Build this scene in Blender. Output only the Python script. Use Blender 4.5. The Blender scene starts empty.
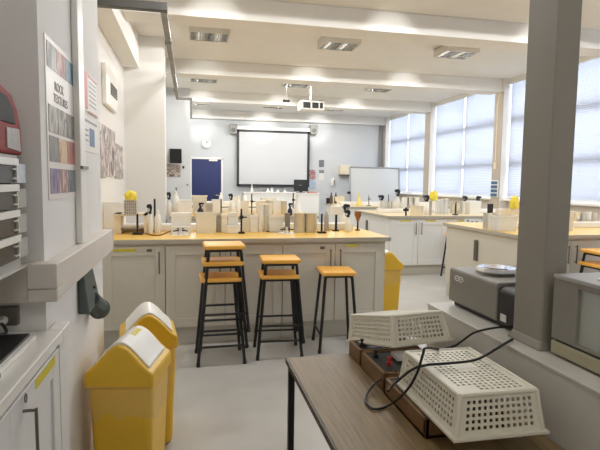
import bpy, bmesh, math, random
from mathutils import Vector, Matrix
random.seed(7)
SC = bpy.context.scene
COL = SC.collection
PI = math.pi

# ------------------------------------------------------------------ camera
F = 503.4; HC = 1.38
YAW, PIT, ROL = .21443, .08523, .013268
R0 = Vector((math.cos(YAW), -math.sin(YAW), 0))
FW = Vector((math.sin(YAW)*math.cos(PIT), math.cos(YAW)*math.cos(PIT), -math.sin(PIT)))
U0 = R0.cross(FW)
RT = R0*math.cos(ROL) + U0*math.sin(ROL)
UP = U0*math.cos(ROL) - R0*math.sin(ROL)
cd = bpy.data.cameras.new('camera'); cam = bpy.data.objects.new('camera', cd); COL.objects.link(cam)
cd.sensor_width = 36; cd.lens = 36*F/600; cd.clip_start = .05
M = Matrix((RT, UP, -FW)).transposed().to_4x4(); M.translation = (0, 0, HC)
cam.matrix_world = M
SC.camera = cam

# survey helpers: sight line of a photo point met with a plane of the room
def _ray(x, y): return FW + RT*((x-300)/F) + UP*((225-y)/F)
def onZ(x, y, z):
    r = _ray(x, y); t = (z-HC)/r.z; return Vector((r.x*t, r.y*t, z))
def onY(x, y, Y):
    r = _ray(x, y); t = Y/r.y; return Vector((r.x*t, Y, HC+r.z*t))
def onX(x, y, X):
    r = _ray(x, y); t = X/r.x; return Vector((X, r.y*t, HC+r.z*t))

# ------------------------------------------------------------------ materials
def lin(c):
    return tuple(((v/255)/12.92 if v/255 <= .04045 else ((v/255+.055)/1.055)**2.4) for v in c)
def mat(name, rgb, rough=.5, metal=0, noise=0, nscale=8, spec=.5, bump=0, bscale=60, stretch=None, trans=0, coat=0):
    m = bpy.data.materials.new(name); m.use_nodes = True
    nt = m.node_tree; b = nt.nodes['Principled BSDF']
    c = lin(rgb)
    b.inputs['Base Color'].default_value = (*c, 1)
    b.inputs['Roughness'].default_value = rough
    b.inputs['Metallic'].default_value = metal
    b.inputs['Specular IOR Level'].default_value = spec
    if coat: b.inputs['Coat Weight'].default_value = coat
    if noise or bump:
        tc = nt.nodes.new('ShaderNodeTexCoord')
        mp = nt.nodes.new('ShaderNodeMapping'); nt.links.new(tc.outputs['Object'], mp.inputs['Vector'])
        if stretch: mp.inputs['Scale'].default_value = stretch
    if noise:
        n = nt.nodes.new('ShaderNodeTexNoise'); n.inputs['Scale'].default_value = nscale; n.inputs['Detail'].default_value = 6
        nt.links.new(mp.outputs['Vector'], n.inputs['Vector'])
        r = nt.nodes.new('ShaderNodeValToRGB')
        r.color_ramp.elements[0].position = .3; r.color_ramp.elements[1].position = .7
        r.color_ramp.elements[0].color = (*[v*(1-noise) for v in c], 1)
        r.color_ramp.elements[1].color = (*[min(1, v*(1+noise)) for v in c], 1)
        nt.links.new(n.outputs['Fac'], r.inputs['Fac']); nt.links.new(r.outputs['Color'], b.inputs['Base Color'])
    if bump:
        n2 = nt.nodes.new('ShaderNodeTexNoise'); n2.inputs['Scale'].default_value = bscale
        nt.links.new(mp.outputs['Vector'], n2.inputs['Vector'])
        bp = nt.nodes.new('ShaderNodeBump'); bp.inputs['Strength'].default_value = bump; bp.inputs['Distance'].default_value = .01
        nt.links.new(n2.outputs['Fac'], bp.inputs['Height']); nt.links.new(bp.outputs['Normal'], b.inputs['Normal'])
    return m
def mixmat(name, rgb, transp, rough=.1, gloss=.15, tint=(255, 255, 255)):
    m = bpy.data.materials.new(name); m.use_nodes = True
    nt = m.node_tree; nt.nodes.clear()
    o = nt.nodes.new('ShaderNodeOutputMaterial')
    t = nt.nodes.new('ShaderNodeBsdfTransparent'); t.inputs[0].default_value = (*lin(tint), 1)
    p = nt.nodes.new('ShaderNodeBsdfPrincipled'); p.inputs['Base Color'].default_value = (*lin(rgb), 1); p.inputs['Roughness'].default_value = rough
    x = nt.nodes.new('ShaderNodeMixShader'); x.inputs[0].default_value = 1-transp
    nt.links.new(t.outputs[0], x.inputs[1]); nt.links.new(p.outputs[0], x.inputs[2]); nt.links.new(x.outputs[0], o.inputs[0])
    return m
def blindmat():
    m = bpy.data.materials.new('blind_slats'); m.use_nodes = True
    nt = m.node_tree; nt.nodes.clear()
    o = nt.nodes.new('ShaderNodeOutputMaterial')
    d = nt.nodes.new('ShaderNodeBsdfDiffuse'); d.inputs[0].default_value = (.62, .64, .68, 1)
    t = nt.nodes.new('ShaderNodeBsdfTranslucent'); t.inputs[0].default_value = (.285, .283, .315, 1)
    x = nt.nodes.new('ShaderNodeMixShader'); x.inputs[0].default_value = .5
    nt.links.new(d.outputs[0], x.inputs[1]); nt.links.new(t.outputs[0], x.inputs[2]); nt.links.new(x.outputs[0], o.inputs[0])
    return m
def emit(name, rgb, s):
    m = bpy.data.materials.new(name); m.use_nodes = True
    nt = m.node_tree; nt.nodes.clear()
    o = nt.nodes.new('ShaderNodeOutputMaterial'); e = nt.nodes.new('ShaderNodeEmission')
    e.inputs[0].default_value = (*lin(rgb), 1); e.inputs[1].default_value = s
    nt.links.new(e.outputs[0], o.inputs[0]); return m
def picmat(name, stops, scale, stretch=(1, 1, 1), seed=0):
    """a printed picture: blotchy procedural colours"""
    m = bpy.data.materials.new(name); m.use_nodes = True
    nt = m.node_tree; b = nt.nodes['Principled BSDF']; b.inputs['Roughness'].default_value = .45
    tc = nt.nodes.new('ShaderNodeTexCoord'); mp = nt.nodes.new('ShaderNodeMapping')
    mp.inputs['Scale'].default_value = stretch; mp.inputs['Location'].default_value = (seed, seed*1.7, seed*.3)
    n = nt.nodes.new('ShaderNodeTexNoise'); n.inputs['Scale'].default_value = scale; n.inputs['Detail'].default_value = 5; n.inputs['Distortion'].default_value = 1.2
    r = nt.nodes.new('ShaderNodeValToRGB')
    while len(r.color_ramp.elements) < len(stops): r.color_ramp.elements.new(.5)
    for i, c in enumerate(stops):
        r.color_ramp.elements[i].position = .36 + .28*i/(len(stops)-1); r.color_ramp.elements[i].color = (*lin(c), 1)
    nt.links.new(tc.outputs['Object'], mp.inputs[0]); nt.links.new(mp.outputs[0], n.inputs['Vector'])
    nt.links.new(n.outputs['Fac'], r.inputs[0]); nt.links.new(r.outputs[0], b.inputs['Base Color']); return m

wallm = mat('wall_paint', (228, 226, 222), .75, noise=.02, nscale=2, spec=.2)
greywall = mat('grey_wall_paint', (205, 207, 208), .75, noise=.02, nscale=2, spec=.2)
ceilm = mat('ceiling_paint', (231, 229, 224), .8, noise=.015, nscale=3, spec=.15)
beamm = mat('beam_paint', (233, 231, 226), .7, noise=.02, nscale=4, spec=.2)
postm = mat('post_paint', (150, 144, 133), .5, noise=.02)
sillm = mat('ledge_paint', (214, 210, 202), .5, noise=.03)
trunkm = mat('trunking_plastic', (218, 211, 201), .45, noise=.02)
floorm = mat('vinyl_floor', (192, 190, 185), .3, noise=.07, nscale=3.2, spec=.45)
cab = mat('cabinet_laminate', (205, 199, 184), .45, noise=.012, nscale=3)
cabwhite = mat('white_cabinet_laminate', (222, 221, 217), .45, noise=.01, nscale=3)
plinthm = mat('plinth_laminate', (196, 191, 178), .5)
beech = mat('beech_worktop', (240, 197, 98), .35, noise=.10, nscale=5, stretch=(1, 14, 14))
beechpale = mat('pale_beech_worktop', (232, 212, 168), .35, noise=.06, nscale=5, stretch=(1, 14, 14))
edgem = mat('worktop_edge', (176, 169, 153), .5)
whitetop = mat('white_worktop', (232, 229, 222), .3, noise=.02)
white = mat('white_plastic', (236, 234, 228), .4)
offw = mat('cream_plastic', (226, 214, 188), .45, noise=.03)
card = mat('white_card', (232, 229, 222), .7, noise=.03, nscale=20)
cream = mat('cream_card', (235, 228, 211), .7, noise=.05, nscale=20)
greyb = mat('grey_card', (174, 169, 158), .7, noise=.05, nscale=20)
black = mat('black_metal', (22, 21, 22), .4)
blackp = mat('black_plastic', (26, 26, 28), .45)
navy = mat('navy_plastic', (24, 28, 58), .4)
steel = mat('brushed_steel', (214, 210, 200), .35, metal=.25, noise=.05)
chrome = mat('chrome', (215, 215, 215), .12, metal=1)
hand = mat('handle_metal', (120, 116, 110), .35, metal=.8)
ply = mat('orange_plywood', (250, 186, 80), .4, noise=.07, nscale=6, stretch=(1, 10, 10), coat=.15)
yel = mat('yellow_plastic', (228, 182, 44), .38, noise=.03)
yelbag = mat('yellow_bag', (238, 216, 70), .5, noise=.08, nscale=30)
ylab = mat('yellow_label', (214, 196, 52), .5, noise=.08, nscale=90)
bluedoor = mat('blue_door', (24, 38, 96), .5, noise=.03)
screenm = mat('screen_fabric', (208, 209, 210), .8, spec=.1)
walnut = mat('brown_wood_laminate', (128, 106, 70), .5, noise=.3, nscale=9, stretch=(12, .5, 12))
walnutedge = mat('table_edging', (60, 50, 40), .5)
casewood = mat('case_wood', (124, 90, 54), .5, noise=.14, nscale=9, stretch=(6, 1, 6))
basketm = mat('basket_plastic', (232, 227, 210), .45, noise=.02)
devgrey = mat('instrument_grey', (140, 136, 127), .5, noise=.03, nscale=30, bump=.05, bscale=400)
devlight = mat('light_instrument_grey', (172, 170, 164), .45, noise=.02)
devbeige = mat('instrument_beige', (174, 168, 140), .5)
pipem = mat('galvanised_conduit', (138, 134, 126), .5, metal=.3, noise=.2, nscale=30)
sockm = mat('grey_green_plastic', (82, 92, 88), .5, noise=.06, nscale=40)
red = mat('red_plastic', (140, 34, 32), .65, noise=.05)
darkg = mat('dark_drawer', (58, 57, 54), .35, noise=.1, nscale=12)
glassm = mixmat('window_glass', (235, 240, 245), .93, .03)
clearp = mixmat('clear_plastic', (236, 236, 230), .62, .15)
linerm = mixmat('liner_film', (246, 244, 236), .91, .08)
tubm = mixmat('translucent_tub', (242, 237, 222), .42, .3)
jarm = mixmat('glass_jar', (236, 238, 238), .5, .05)
blinds = blindmat()
tubes = emit('lamp_tube', (255, 244, 226), 9)
louv = mat('louvre_metal', (196, 196, 194), .2, metal=.9)
fixm = mat('fixture_case', (206, 201, 190), .5)
socketw = mat('socket_white', (230, 228, 222), .4)
blueprint = mat('blue_print', (70, 104, 140), .5, noise=.1, nscale=40)
redprint = mat('red_print', (190, 96, 84), .5, noise=.06, nscale=40)
greyprint = mat('grey_print', (132, 130, 128), .5, noise=.15, nscale=60)
inkm = mat('brown_ink', (148, 136, 128), .6)
wbm = mat('whiteboard_enamel', (200, 200, 197), .35)
brownm = mat('brown_wood', (150, 96, 50), .5)
cordm = mat('black_cord', (18, 18, 18), .5)
cordb = mat('brown_cord', (150, 100, 40), .5)
cordg = mat('grey_cord', (120, 116, 108), .5)
amber = mat('amber_bottle', (96, 74, 52), .2)
yelliq = mat('yellow_liquid_bottle', (236, 214, 120), .3)

# ------------------------------------------------------------------ mesh builder
class MB:
    def __init__(s): s.b = bmesh.new()
    def _f(s, vs, m):
        f = s.b.faces.new(vs); f.material_index = m; return f
    def box(s, x0, x1, y0, y1, z0, z1, m=0):
        v = [s.b.verts.new(p) for p in ((x0,y0,z0),(x1,y0,z0),(x1,y1,z0),(x0,y1,z0),(x0,y0,z1),(x1,y0,z1),(x1,y1,z1),(x0,y1,z1))]
        for q in ((3,2,1,0),(4,5,6,7),(0,1,5,4),(1,2,6,5),(2,3,7,6),(3,0,4,7)): s._f([v[i] for i in q], m)
        return v
    def hexa(s, lo, hi, m=0):
        v = [s.b.verts.new(p) for p in list(lo)+list(hi)]
        for q in ((3,2,1,0),(4,5,6,7),(0,1,5,4),(1,2,6,5),(2,3,7,6),(3,0,4,7)): s._f([v[i] for i in q], m)
    def frustum(s, cx, cy, z0, z1, w0, d0, w1, d1, m=0):
        lo = [(cx-w0/2,cy-d0/2,z0),(cx+w0/2,cy-d0/2,z0),(cx+w0/2,cy+d0/2,z0),(cx-w0/2,cy+d0/2,z0)]
        hi = [(cx-w1/2,cy-d1/2,z1),(cx+w1/2,cy-d1/2,z1),(cx+w1/2,cy+d1/2,z1),(cx-w1/2,cy+d1/2,z1)]
        s.hexa(lo, hi, m)
    def cyl(s, p0, p1, r0, r1=None, n=14, m=0, twist=0):
        p0 = Vector(p0); p1 = Vector(p1); r1 = r0 if r1 is None else r1
        d = (p1-p0).normalized(); a = d.orthogonal().normalized()
        if abs(d.z) > .8: a = (Vector((1,0,0)) - d*d.x).normalized()
        b = d.cross(a)
        A = []; B = []
        for i in range(n):
            t = 2*PI*i/n + twist; u = a*math.cos(t)+b*math.sin(t)
            A.append(s.b.verts.new(p0+u*r0)); B.append(s.b.verts.new(p1+u*r1))
        for i in range(n): s._f([A[i],A[(i+1)%n],B[(i+1)%n],B[i]], m)
        s._f(A[::-1], m); s._f(B, m)
    def lathe(s, prof, c=(0,0,0), n=16, m=0, sx=1, sy=1, cap=True):
        rings = []
        for r, z in prof:
            rings.append([s.b.verts.new((c[0]+sx*r*math.cos(2*PI*i/n), c[1]+sy*r*math.sin(2*PI*i/n), c[2]+z)) for i in range(n)])
        for a, b in zip(rings, rings[1:]):
            for i in range(n): s._f([a[i],a[(i+1)%n],b[(i+1)%n],b[i]], m)
        if cap: s._f(rings[0][::-1], m); s._f(rings[-1], m)
    def tube(s, pts, r, n=8, m=0, smooth=6):
        P = [Vector(p) for p in pts]
        if smooth and len(P) > 2:
            Q = []
            for i in range(len(P)-1):
                a = P[max(i-1,0)]; b = P[i]; c = P[i+1]; d = P[min(i+2,len(P)-1)]
                for k in range(smooth):
                    t = k/smooth
                    Q.append(.5*((2*b)+(c-a)*t+(2*a-5*b+4*c-d)*t*t+(3*b-a-3*c+d)*t**3))
            Q.append(P[-1]); P = Q
        rings = []; nrm = None
        for i, p in enumerate(P):
            d = (P[min(i+1,len(P)-1)]-P[max(i-1,0)]).normalized()
            if nrm is None: nrm = d.orthogonal().normalized()
            nrm = (nrm-d*nrm.dot(d)).normalized(); bn = d.cross(nrm)
            rings.append([s.b.verts.new(p+nrm*r*math.cos(2*PI*k/n)+bn*r*math.sin(2*PI*k/n)) for k in range(n)])
        for a, b in zip(rings, rings[1:]):
            for k in range(n): s._f([a[k],a[(k+1)%n],b[(k+1)%n],b[k]], m)
        s._f(rings[0][::-1], m); s._f(rings[-1], m)
    def prism(s, poly, axis, a0, a1, m=0):
        """poly: list of 2D pts in the plane across `axis` ('x': (y,z), 'y': (x,z), 'z': (x,y))"""
        def P(p, a): return {'x': (a,p[0],p[1]), 'y': (p[0],a,p[1]), 'z': (p[0],p[1],a)}[axis]
        A = [s.b.verts.new(P(p,a0)) for p in poly]; B = [s.b.verts.new(P(p,a1)) for p in poly]
        n = len(poly)
        for i in range(n): s._f([A[i],A[(i+1)%n],B[(i+1)%n],B[i]], m)
        s._f(A[::-1], m); s._f(B, m)
    def holed(s, c, nu, nv, mu, mv, fill=.5, m=0, blank=None, stagger=False):
        """quad c[0..3] with nu x nv square holes inside margins mu, mv (fractions)"""
        c = [Vector(p) for p in c]
        def at(u, v): return (c[0]*(1-u)+c[1]*u)*(1-v)+(c[3]*(1-u)+c[2]*u)*v
        us = [0]; 
        du = (1-2*mu)/nu; dv = (1-2*mv)/nv
        hu = [(mu+du*(i+.5-fill/2), mu+du*(i+.5+fill/2)) for i in range(nu)]
        hv = [(mv+dv*(i+.5-fill/2), mv+dv*(i+.5+fill/2)) for i in range(nv)]
        U = [0]+[x for p in hu for x in p]+[1]; V = [0]+[x for p in hv for x in p]+[1]
        g = [[s.b.verts.new(at(u,v)) for u in U] for v in V]
        for j in range(len(V)-1):
            for i in range(len(U)-1):
                if i % 2 and j % 2 and not (blank and blank(i//2, j//2)): continue
                s._f([g[j][i],g[j][i+1],g[j+1][i+1],g[j+1][i]], m)
    def build(s, name, mats, parent=None, o=(0,0,0), bev=0, smooth=False, solid=0, weld=False, seg=2):
        if weld: bmesh.ops.remove_doubles(s.b, verts=s.b.verts, dist=1e-4)
        bmesh.ops.recalc_face_normals(s.b, faces=s.b.faces)
        if o != (0,0,0): bmesh.ops.translate(s.b, verts=s.b.verts, vec=-Vector(o))
        me = bpy.data.meshes.new(name); s.b.to_mesh(me); s.b.free()
        for m in (mats if isinstance(mats, (list, tuple)) else [mats]): me.materials.append(m)
        ob = bpy.data.objects.new(name, me); COL.objects.link(ob)
        if parent: ob.parent = parent
        elif o != (0,0,0): ob.location = o
        if smooth:
            for p in me.polygons: p.use_smooth = True
            e = ob.modifiers.new('edges', 'EDGE_SPLIT'); e.split_angle = math.radians(38)
        if solid:
            k = ob.modifiers.new('thickness', 'SOLIDIFY'); k.thickness = solid; k.offset = 0
        if bev:
            k = ob.modifiers.new('bevel', 'BEVEL'); k.width = bev; k.segments = seg; k.limit_method = 'ANGLE'
        return ob

def tag(o, label=None, cat=None, group=None, kind=None):
    if label: o['label'] = label
    if cat: o['category'] = cat
    if group: o['group'] = group
    if kind: o['kind'] = kind
    return o
def thing(name, loc, label, cat, group=None, rz=0):
    o = bpy.data.objects.new(name, None); COL.objects.link(o); o.empty_display_size = .05
    o.location = loc; o.rotation_euler = (0, 0, rz)
    return tag(o, label, cat, group)
def struct(o): o['kind'] = 'structure'; return o
def copy_tree(o, parent=None):
    c = o.copy(); COL.objects.link(c); c.parent = parent
    for ch in list(o.children): copy_tree(ch, c)
    return c
def b1(x0, x1, y0, y1, z0, z1):
    m = MB(); m.box(x0, x1, y0, y1, z0, z1); return m

# ------------------------------------------------------------------ room shell
ZC = 3.22; ZB = 3.0
struct(b1(-1.8, 5.75, -1.4, 13.9, -.1, 0).build('floor', floorm))
struct(b1(-1.8, 5.75, -1.4, 13.9, ZC, ZC+.1).build('ceiling', ceilm))
struct(b1(-.5, 5.75, 13.7, 13.9, 0, ZC).build('wall_back', greywall))
struct(b1(-1.0, -.83, 2.75, 6.9, 0, ZC).build('wall_left', wallm))
struct(b1(-1.0, -.325, 6.9, 7.25, 0, ZC).build('wall_left_return', wallm))
struct(b1(-.62, -.5, 7.25, 10.55, 0, ZC).build('wall_left_far', greywall))
struct(b1(-.62, .0, 10.55, 13.7, 0, ZC).build('wall_left_alcove', greywall))
struct(b1(-1.8, -.45, 1.70, 2.75, 0, ZC).build('wall_left_pier', wallm))
struct(b1(-1.8, -1.6, -1.4, 1.70, 0, ZC).build('wall_left_near', wallm))
struct(b1(-1.8, 5.75, -1.5, -1.4, 0, ZC).build('wall_near', wallm))
struct(b1(-.83, -.64, 2.75, 6.9, 2.81, ZC).build('trim_9', beamm))
for i, y in enumerate((2.5, 5.25, 8.03, 10.72)):
    struct(b1(-.64 if y < 6 else (-.325 if y < 8.1 and y < 7.2 else -.5), 5.34, y, y+.34, ZB, ZC).build('trim_%d' % (i+1), beamm, bev=.008))
struct(b1(.0, 5.34, 13.5, 13.7, ZB, ZC).build('trim_5', beamm, bev=.008))
# window wall on the right: solid below the sills, pillars at the beams
struct(b1(5.5, 5.65, -.2, 13.7, 0, 1.13).build('wall_right', mat('sill_wall_paint', (206, 196, 184), .6, noise=.02)))
struct(b1(5.5, 5.65, -1.4, -.2, 0, ZC).build('wall_right_near', wallm))
struct(b1(5.40, 5.5, -.2, 13.7, 1.10, 1.135).build('trim_6', white, bev=.004))
pilm = mat('pillar_side_shade', (176, 166, 154), .6, noise=.03)  # shade of the pillars' room-facing sides, painted in as beige-grey
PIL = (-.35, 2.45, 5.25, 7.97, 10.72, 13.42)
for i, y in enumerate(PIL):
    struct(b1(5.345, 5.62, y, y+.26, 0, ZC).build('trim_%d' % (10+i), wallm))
    struct(b1(5.335, 5.345, y+.012, y+.26, 0, ZB).build('trim_%d' % (20+i), pilm))  # thin added sheet that carries the painted shade
# windows: frame with mullion and two transoms, and panes
wfr = mat('window_frame_paint', (222, 224, 226), .4)
for i in range(5):
    y0 = PIL[i]+.26; y1 = PIL[i+1]; ym = (y0+y1)/2
    w = thing('window_%d' % (i+1), (5.55, ym, 1.13), None, None); w['kind'] = 'structure'
    fr = MB(); x0, x1 = 5.53, 5.59
    fr.box(x0, x1, y0, y0+.05, 1.13, ZC); fr.box(x0, x1, y1-.05, y1, 1.13, ZC)
    fr.box(x0, x1, y0, y1, 1.13, 1.18); fr.box(x0, x1, y0, y1, 3.16, ZC)
    fr.box(x0, x1, ym-.035, ym+.035, 1.13, ZC)
    for z in (1.74, 2.50): fr.box(x0, x1, y0, y1, z-.05, z+.05)
    fr.build('window_frame', wfr, w, (5.55, ym, 1.13))
    g = MB(); g.box(5.555, 5.561, y0+.05, y1-.05, 1.18, 3.16); g.build('glass_pane', glassm, w, (5.55, ym, 1.13))
# roller-closed venetian blinds, two to a window
names = {(1,0): 'blind on the window right of the grey post, nearer half', (1,1): 'slatted blind just left of the grey post, beside the white pillar',
         (2,0): 'wide blind of the middle window, nearer half beside the beige pillar', (2,1): 'wide blind of the middle window, farther half right of the white pillar',
         (3,0): 'blind of the farthest window, half next to the white pillar', (3,1): 'blind of the farthest window, half next to the back wall',
         (-1,0): 'blind of the window beside the camera, nearer half', (-1,1): 'blind of the window beside the camera, farther half',
         (0,0): 'blind of the window nearest the camera, nearer half', (0,1): 'blind of the window nearest the camera, farther half'}
for i in range(5):
    y0 = PIL[i]+.26; y1 = PIL[i+1]; ym = (y0+y1)/2
    for k, (a, b) in enumerate(((y0+.02, ym-.022), (ym+.022, y1-.03))):
        if i == 0 and k == 0: pass
        t = thing('window_blind', (5.47, (a+b)/2, 1.16), 'closed white venetian ' + names[(i-1, k)], 'blind', 'venetian blinds on the right windows')
        o = (5.47, (a+b)/2, 1.16)
        m = MB(); n = 66
        for j in range(n):
            z = 1.175 + (3.13-1.175)*j/n
            p = [(5.462, z), (5.4745, z+.017), (5.478, z+.0345)]
            A = [m.b.verts.new((q[0], a, q[1])) for q in p]; B = [m.b.verts.new((q[0], b, q[1])) for q in p]
            for q in range(2): m._f([A[q], A[q+1], B[q+1], B[q]], 0)
        m.build('slats', blinds, t, o)
        m = MB(); m.box(5.455, 5.485, a, b, 1.155, 1.175); m.build('bottom_rail', white, t, o)
        m = MB(); m.box(5.45, 5.50, a-.03, b+.03, 3.13, 3.219); m.build('head_rail', white, t, o)

# ------------------------------------------------------------------ near half wall, post
hw = MB(); hw.box(.897, 1.3, -1.4, 1.768, 0, .912)
struct(hw.build('wall_half', sillm))
struct(b1(.893, 1.31, -1.4, 1.772, .912, .92).build('trim_7', sillm, bev=.002))
po = MB(); po.box(.954, 1.027, 1.2, 1.325, .92, ZC)
po.frustum(.9905, 1.2625, .92, .945, .098, .15, .074, .127)
struct(po.build('trim_8', postm, bev=.004))

# ------------------------------------------------------------------ dado trunking on the pier
t = thing('dado_trunking', (-.42, 2.2, 1.0), 'pale grey plastic cable trunking wrapped around the near wall pier', 'trunking')
o = (-.42, 2.2, 1.0)
m = MB(); m.box(-.45, -.402, 1.70, 2.79, 1.008, 1.12); m.build('side_run', trunkm, t, o, bev=.004)
m = MB(); m.box(-1.595, -.485, 1.655, 1.70, 1.0, 1.118); m.build('front_run', trunkm, t, o, bev=.003)
m = MB(); m.box(-.484, -.399, 1.635, 1.70, 1.045, 1.123); m.box(-.484, -.399, 1.637, 1.70, 1.004, 1.044); m.build('corner_cover', trunkm, t, o, bev=.004)
m = MB(); m.box(-.45, -.40, 2.792, 2.80, 1.005, 1.123); m.build('end_cap', trunkm, t, o)

# conduit up the pier
t = thing('wall_conduit', (-.435, 2.2, 1.12), 'white square cable conduit running up the pier beside the rock poster', 'conduit')
y0 = onX(75.5, 110, -.44).y; y1 = onX(81, 110, -.44).y
o = (-.435, 2.2, 1.12)
m = MB(); m.box(-.449, -.425, y0, y1, 1.121, ZC-.001); m.build('channel', white, t, o, bev=.003)
m = MB(); m.box(-.425, -.415, y0-.012, y1, 1.42, 1.432); m.build('clip', hand, t, o)

# ------------------------------------------------------------------ poster with rock pictures
def text_part(name, body, size, m_, parent, loc, rot, extrude=.0006, align='CENTER'):
    cu = bpy.data.curves.new(name, 'FONT'); cu.body = body; cu.size = size; cu.extrude = extrude; cu.align_x = align
    tmp = bpy.data.objects.new('tmp', cu); COL.objects.link(tmp)
    dg = bpy.context.evaluated_depsgraph_get()
    me = bpy.data.meshes.new_from_object(tmp.evaluated_get(dg))
    bpy.data.objects.remove(tmp)
    me.materials.clear(); me.materials.append(m_)
    ob = bpy.data.objects.new(name, me); COL.objects.link(ob); ob.parent = parent; ob.location = loc; ob.rotation_euler = rot
    return ob
PX = -.45
t = thing('rock_poster', (PX, 1.96, 1.31), 'white poster with rows of rock pictures on the near pier', 'poster')
o = (PX, 1.96, 1.31)
m = MB(); m.box(PX, PX+.003, 1.765, 2.155, 1.312, 1.838); m.build('sheet', mat('poster_paper', (222, 216, 210), .4), t, o)
pal = [[(60,58,56),(120,118,112),(180,176,168)], [(110,50,44),(176,110,98),(200,160,140)], [(30,70,96),(60,112,140),(120,150,160)],
       [(70,62,50),(140,130,112),(190,184,170)], [(90,84,70),(176,170,156),(60,54,46)], [(110,100,88),(60,52,46),(150,140,120)],
       [(92,90,88),(140,134,126),(110,104,98)], [(190,150,110),(214,184,144),(160,120,84)], [(140,66,52),(180,100,80),(110,50,44)],
       [(70,56,100),(150,130,160),(110,96,130)], [(196,160,140),(120,80,80),(220,190,170)], [(60,76,86),(96,116,120),(130,120,116)]]
rows = ((1.741, 1.822), (1.532, 1.622), (1.436, 1.521), (1.33, 1.414))
k = 0
for z0, z1 in rows:
    for c in range(3):
        ya = 1.783+c*.122
        m = MB(); m.box(PX+.003, PX+.0042, ya, ya+.1185, z0, z1)
        m.build('picture_tile', picmat('rock_picture_%d' % k, pal[k], 13, (1, 1.5, .8), k), t, o); k += 1
RX = (PI/2, 0, PI/2)
text_part('lettering', 'ROCK', .044, inkm, t, (.0035, -.03, 1.678-1.31), RX)
text_part('lettering', 'TEXTURES', .042, inkm, t, (.0035, -.01, 1.638-1.31), RX)
# notices right of the conduit
def notice(name, xa, xb, ya, yb, X, mats, label, cat='notice', bands=()):
    a = onX(xa, (ya+yb)/2, X).y; b = onX(xb, (ya+yb)/2, X).y
    zt = onX((xa+xb)/2, ya, X).z; zb = onX((xa+xb)/2, yb, X).z
    t = thing(name, (X, (a+b)/2, zb), label, cat)
    m = MB(); m.box(X, X+.003, a, b, zb, zt); m.build('sheet', mats[0], t, (X, (a+b)/2, zb))
    for (u0, u1, v0, v1, mm) in bands:
        m = MB(); m.box(X+.003, X+.0042, a+(b-a)*u0, a+(b-a)*u1, zb+(zt-zb)*v0, zb+(zt-zb)*v1); m.build('print_block', mm, t, (X, (a+b)/2, zb))
paperm = mat('notice_paper', (224, 220, 214), .5)
notice('safety_notice', 82.5, 96, 76, 113, PX, [paperm], 'white notice with a red border strip just right of the wall conduit', bands=((0, .28, .05, 1, redprint), (.34, 1, .93, .97, redprint), (.34, 1, .0, .04, redprint), (.4, .9, .8, .83, greyprint), (.4, .9, .68, .71, greyprint), (.4, .9, .56, .59, greyprint), (.4, .9, .44, .47, greyprint), (.4, .9, .32, .35, greyprint), (.4, .9, .2, .23, greyprint)))
notice('safety_notice', 82.5, 96, 119, 152, PX, [paperm], 'white notice with a small blue picture below the red-striped notice', bands=((.45, .8, .18, .72, blueprint), (0, 1, .86, .93, greyprint), (.05, .35, .3, .34, greyprint), (.05, .35, .45, .49, greyprint), (.05, .35, .6, .64, greyprint)))
notice('red_leaflet', 74, 75.6, 64, 103, PX, [redprint], 'thin red leaflet edge left of the wall conduit', 'leaflet')

# ------------------------------------------------------------------ left wall: air unit, collage
t = thing('wall_fan_unit', (-.77, 5.85, 2.13), 'white wall-mounted fan heater with a dark grille, high on the left wall', 'heater')
o = (-.77, 5.85, 2.13)
m = MB(); m.box(-.83, -.785, 5.22, 5.98, 2.11, 2.50); m.build('casing', white, t, o, bev=.01)
m = MB(); m.box(-.785, -.781, 5.48, 5.92, 2.24, 2.36)
m.build('grille', mat('grille_dark', (84, 82, 78), .6), t, o)
m = MB()
for z in (2.26, 2.29, 2.32, 2.35): m.box(-.782, -.778, 5.48, 5.92, z-.004, z+.004)
m.build('grille_bar', hand, t, o)
t = thing('wall_collage', (-.83, 6, 1.42), 'three-panel collage of grey rock photographs on the left wall', 'picture')
o = (-.83, 6, 1.42)
for xa, xb, ya, yb, s in ((99, 103.5, 124, 178, 1), (103.5, 114, 129, 176, 2), (114, 121.5, 145, 178, 3)):
    a = onX(xa, 150, -.83).y; b = onX(xb, 150, -.83).y; zt = onX((xa+xb)/2, ya, -.83).z; zb = onX((xa+xb)/2, yb, -.83).z
    m = MB(); m.box(-.83, -.815, a, b, zb, zt)
    m.build('picture_panel', picmat('collage_%d' % s, [(96, 84, 82), (214, 204, 200), (120, 104, 104), (226, 220, 214)], 5, (1, 1, .6), s*3), t, o)

# ------------------------------------------------------------------ ceiling conduit run
t = thing('ceiling_conduit', (-.21, 6.7, 2.78), 'grey galvanised conduit run hung under the ceiling beams on the left', 'conduit')
o = (-.21, 6.7, 2.78)
m = MB(); m.box(-.238, -.184, 4.36, 9.05, 2.762, 2.798); m.build('long_run', pipem, t, o, bev=.004)
m = MB(); m.box(-.83, -.176, 4.31, 4.38, 2.738, 2.802); m.build('cross_run', mat('dark_conduit', (70, 68, 64), .5, noise=.1), t, o, bev=.004)
m = MB(); m.box(-.238, .03, 9.0, 9.06, 2.762, 2.798); m.build('end_run', pipem, t, o, bev=.004)
m = MB(); m.box(-.005, .035, 9.0, 9.06, 2.46, 2.78); m.build('drop_run', pipem, t, o, bev=.004)
for y in (5.4, 8.2):
    m = MB(); m.box(-.246, -.176, y, y+.05, 2.752, 2.806); m.cyl((-.21, y+.025, 2.80), (-.21, y+.025, ZB), .006, n=6); m.build('bracket', pipem, t, o)

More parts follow.
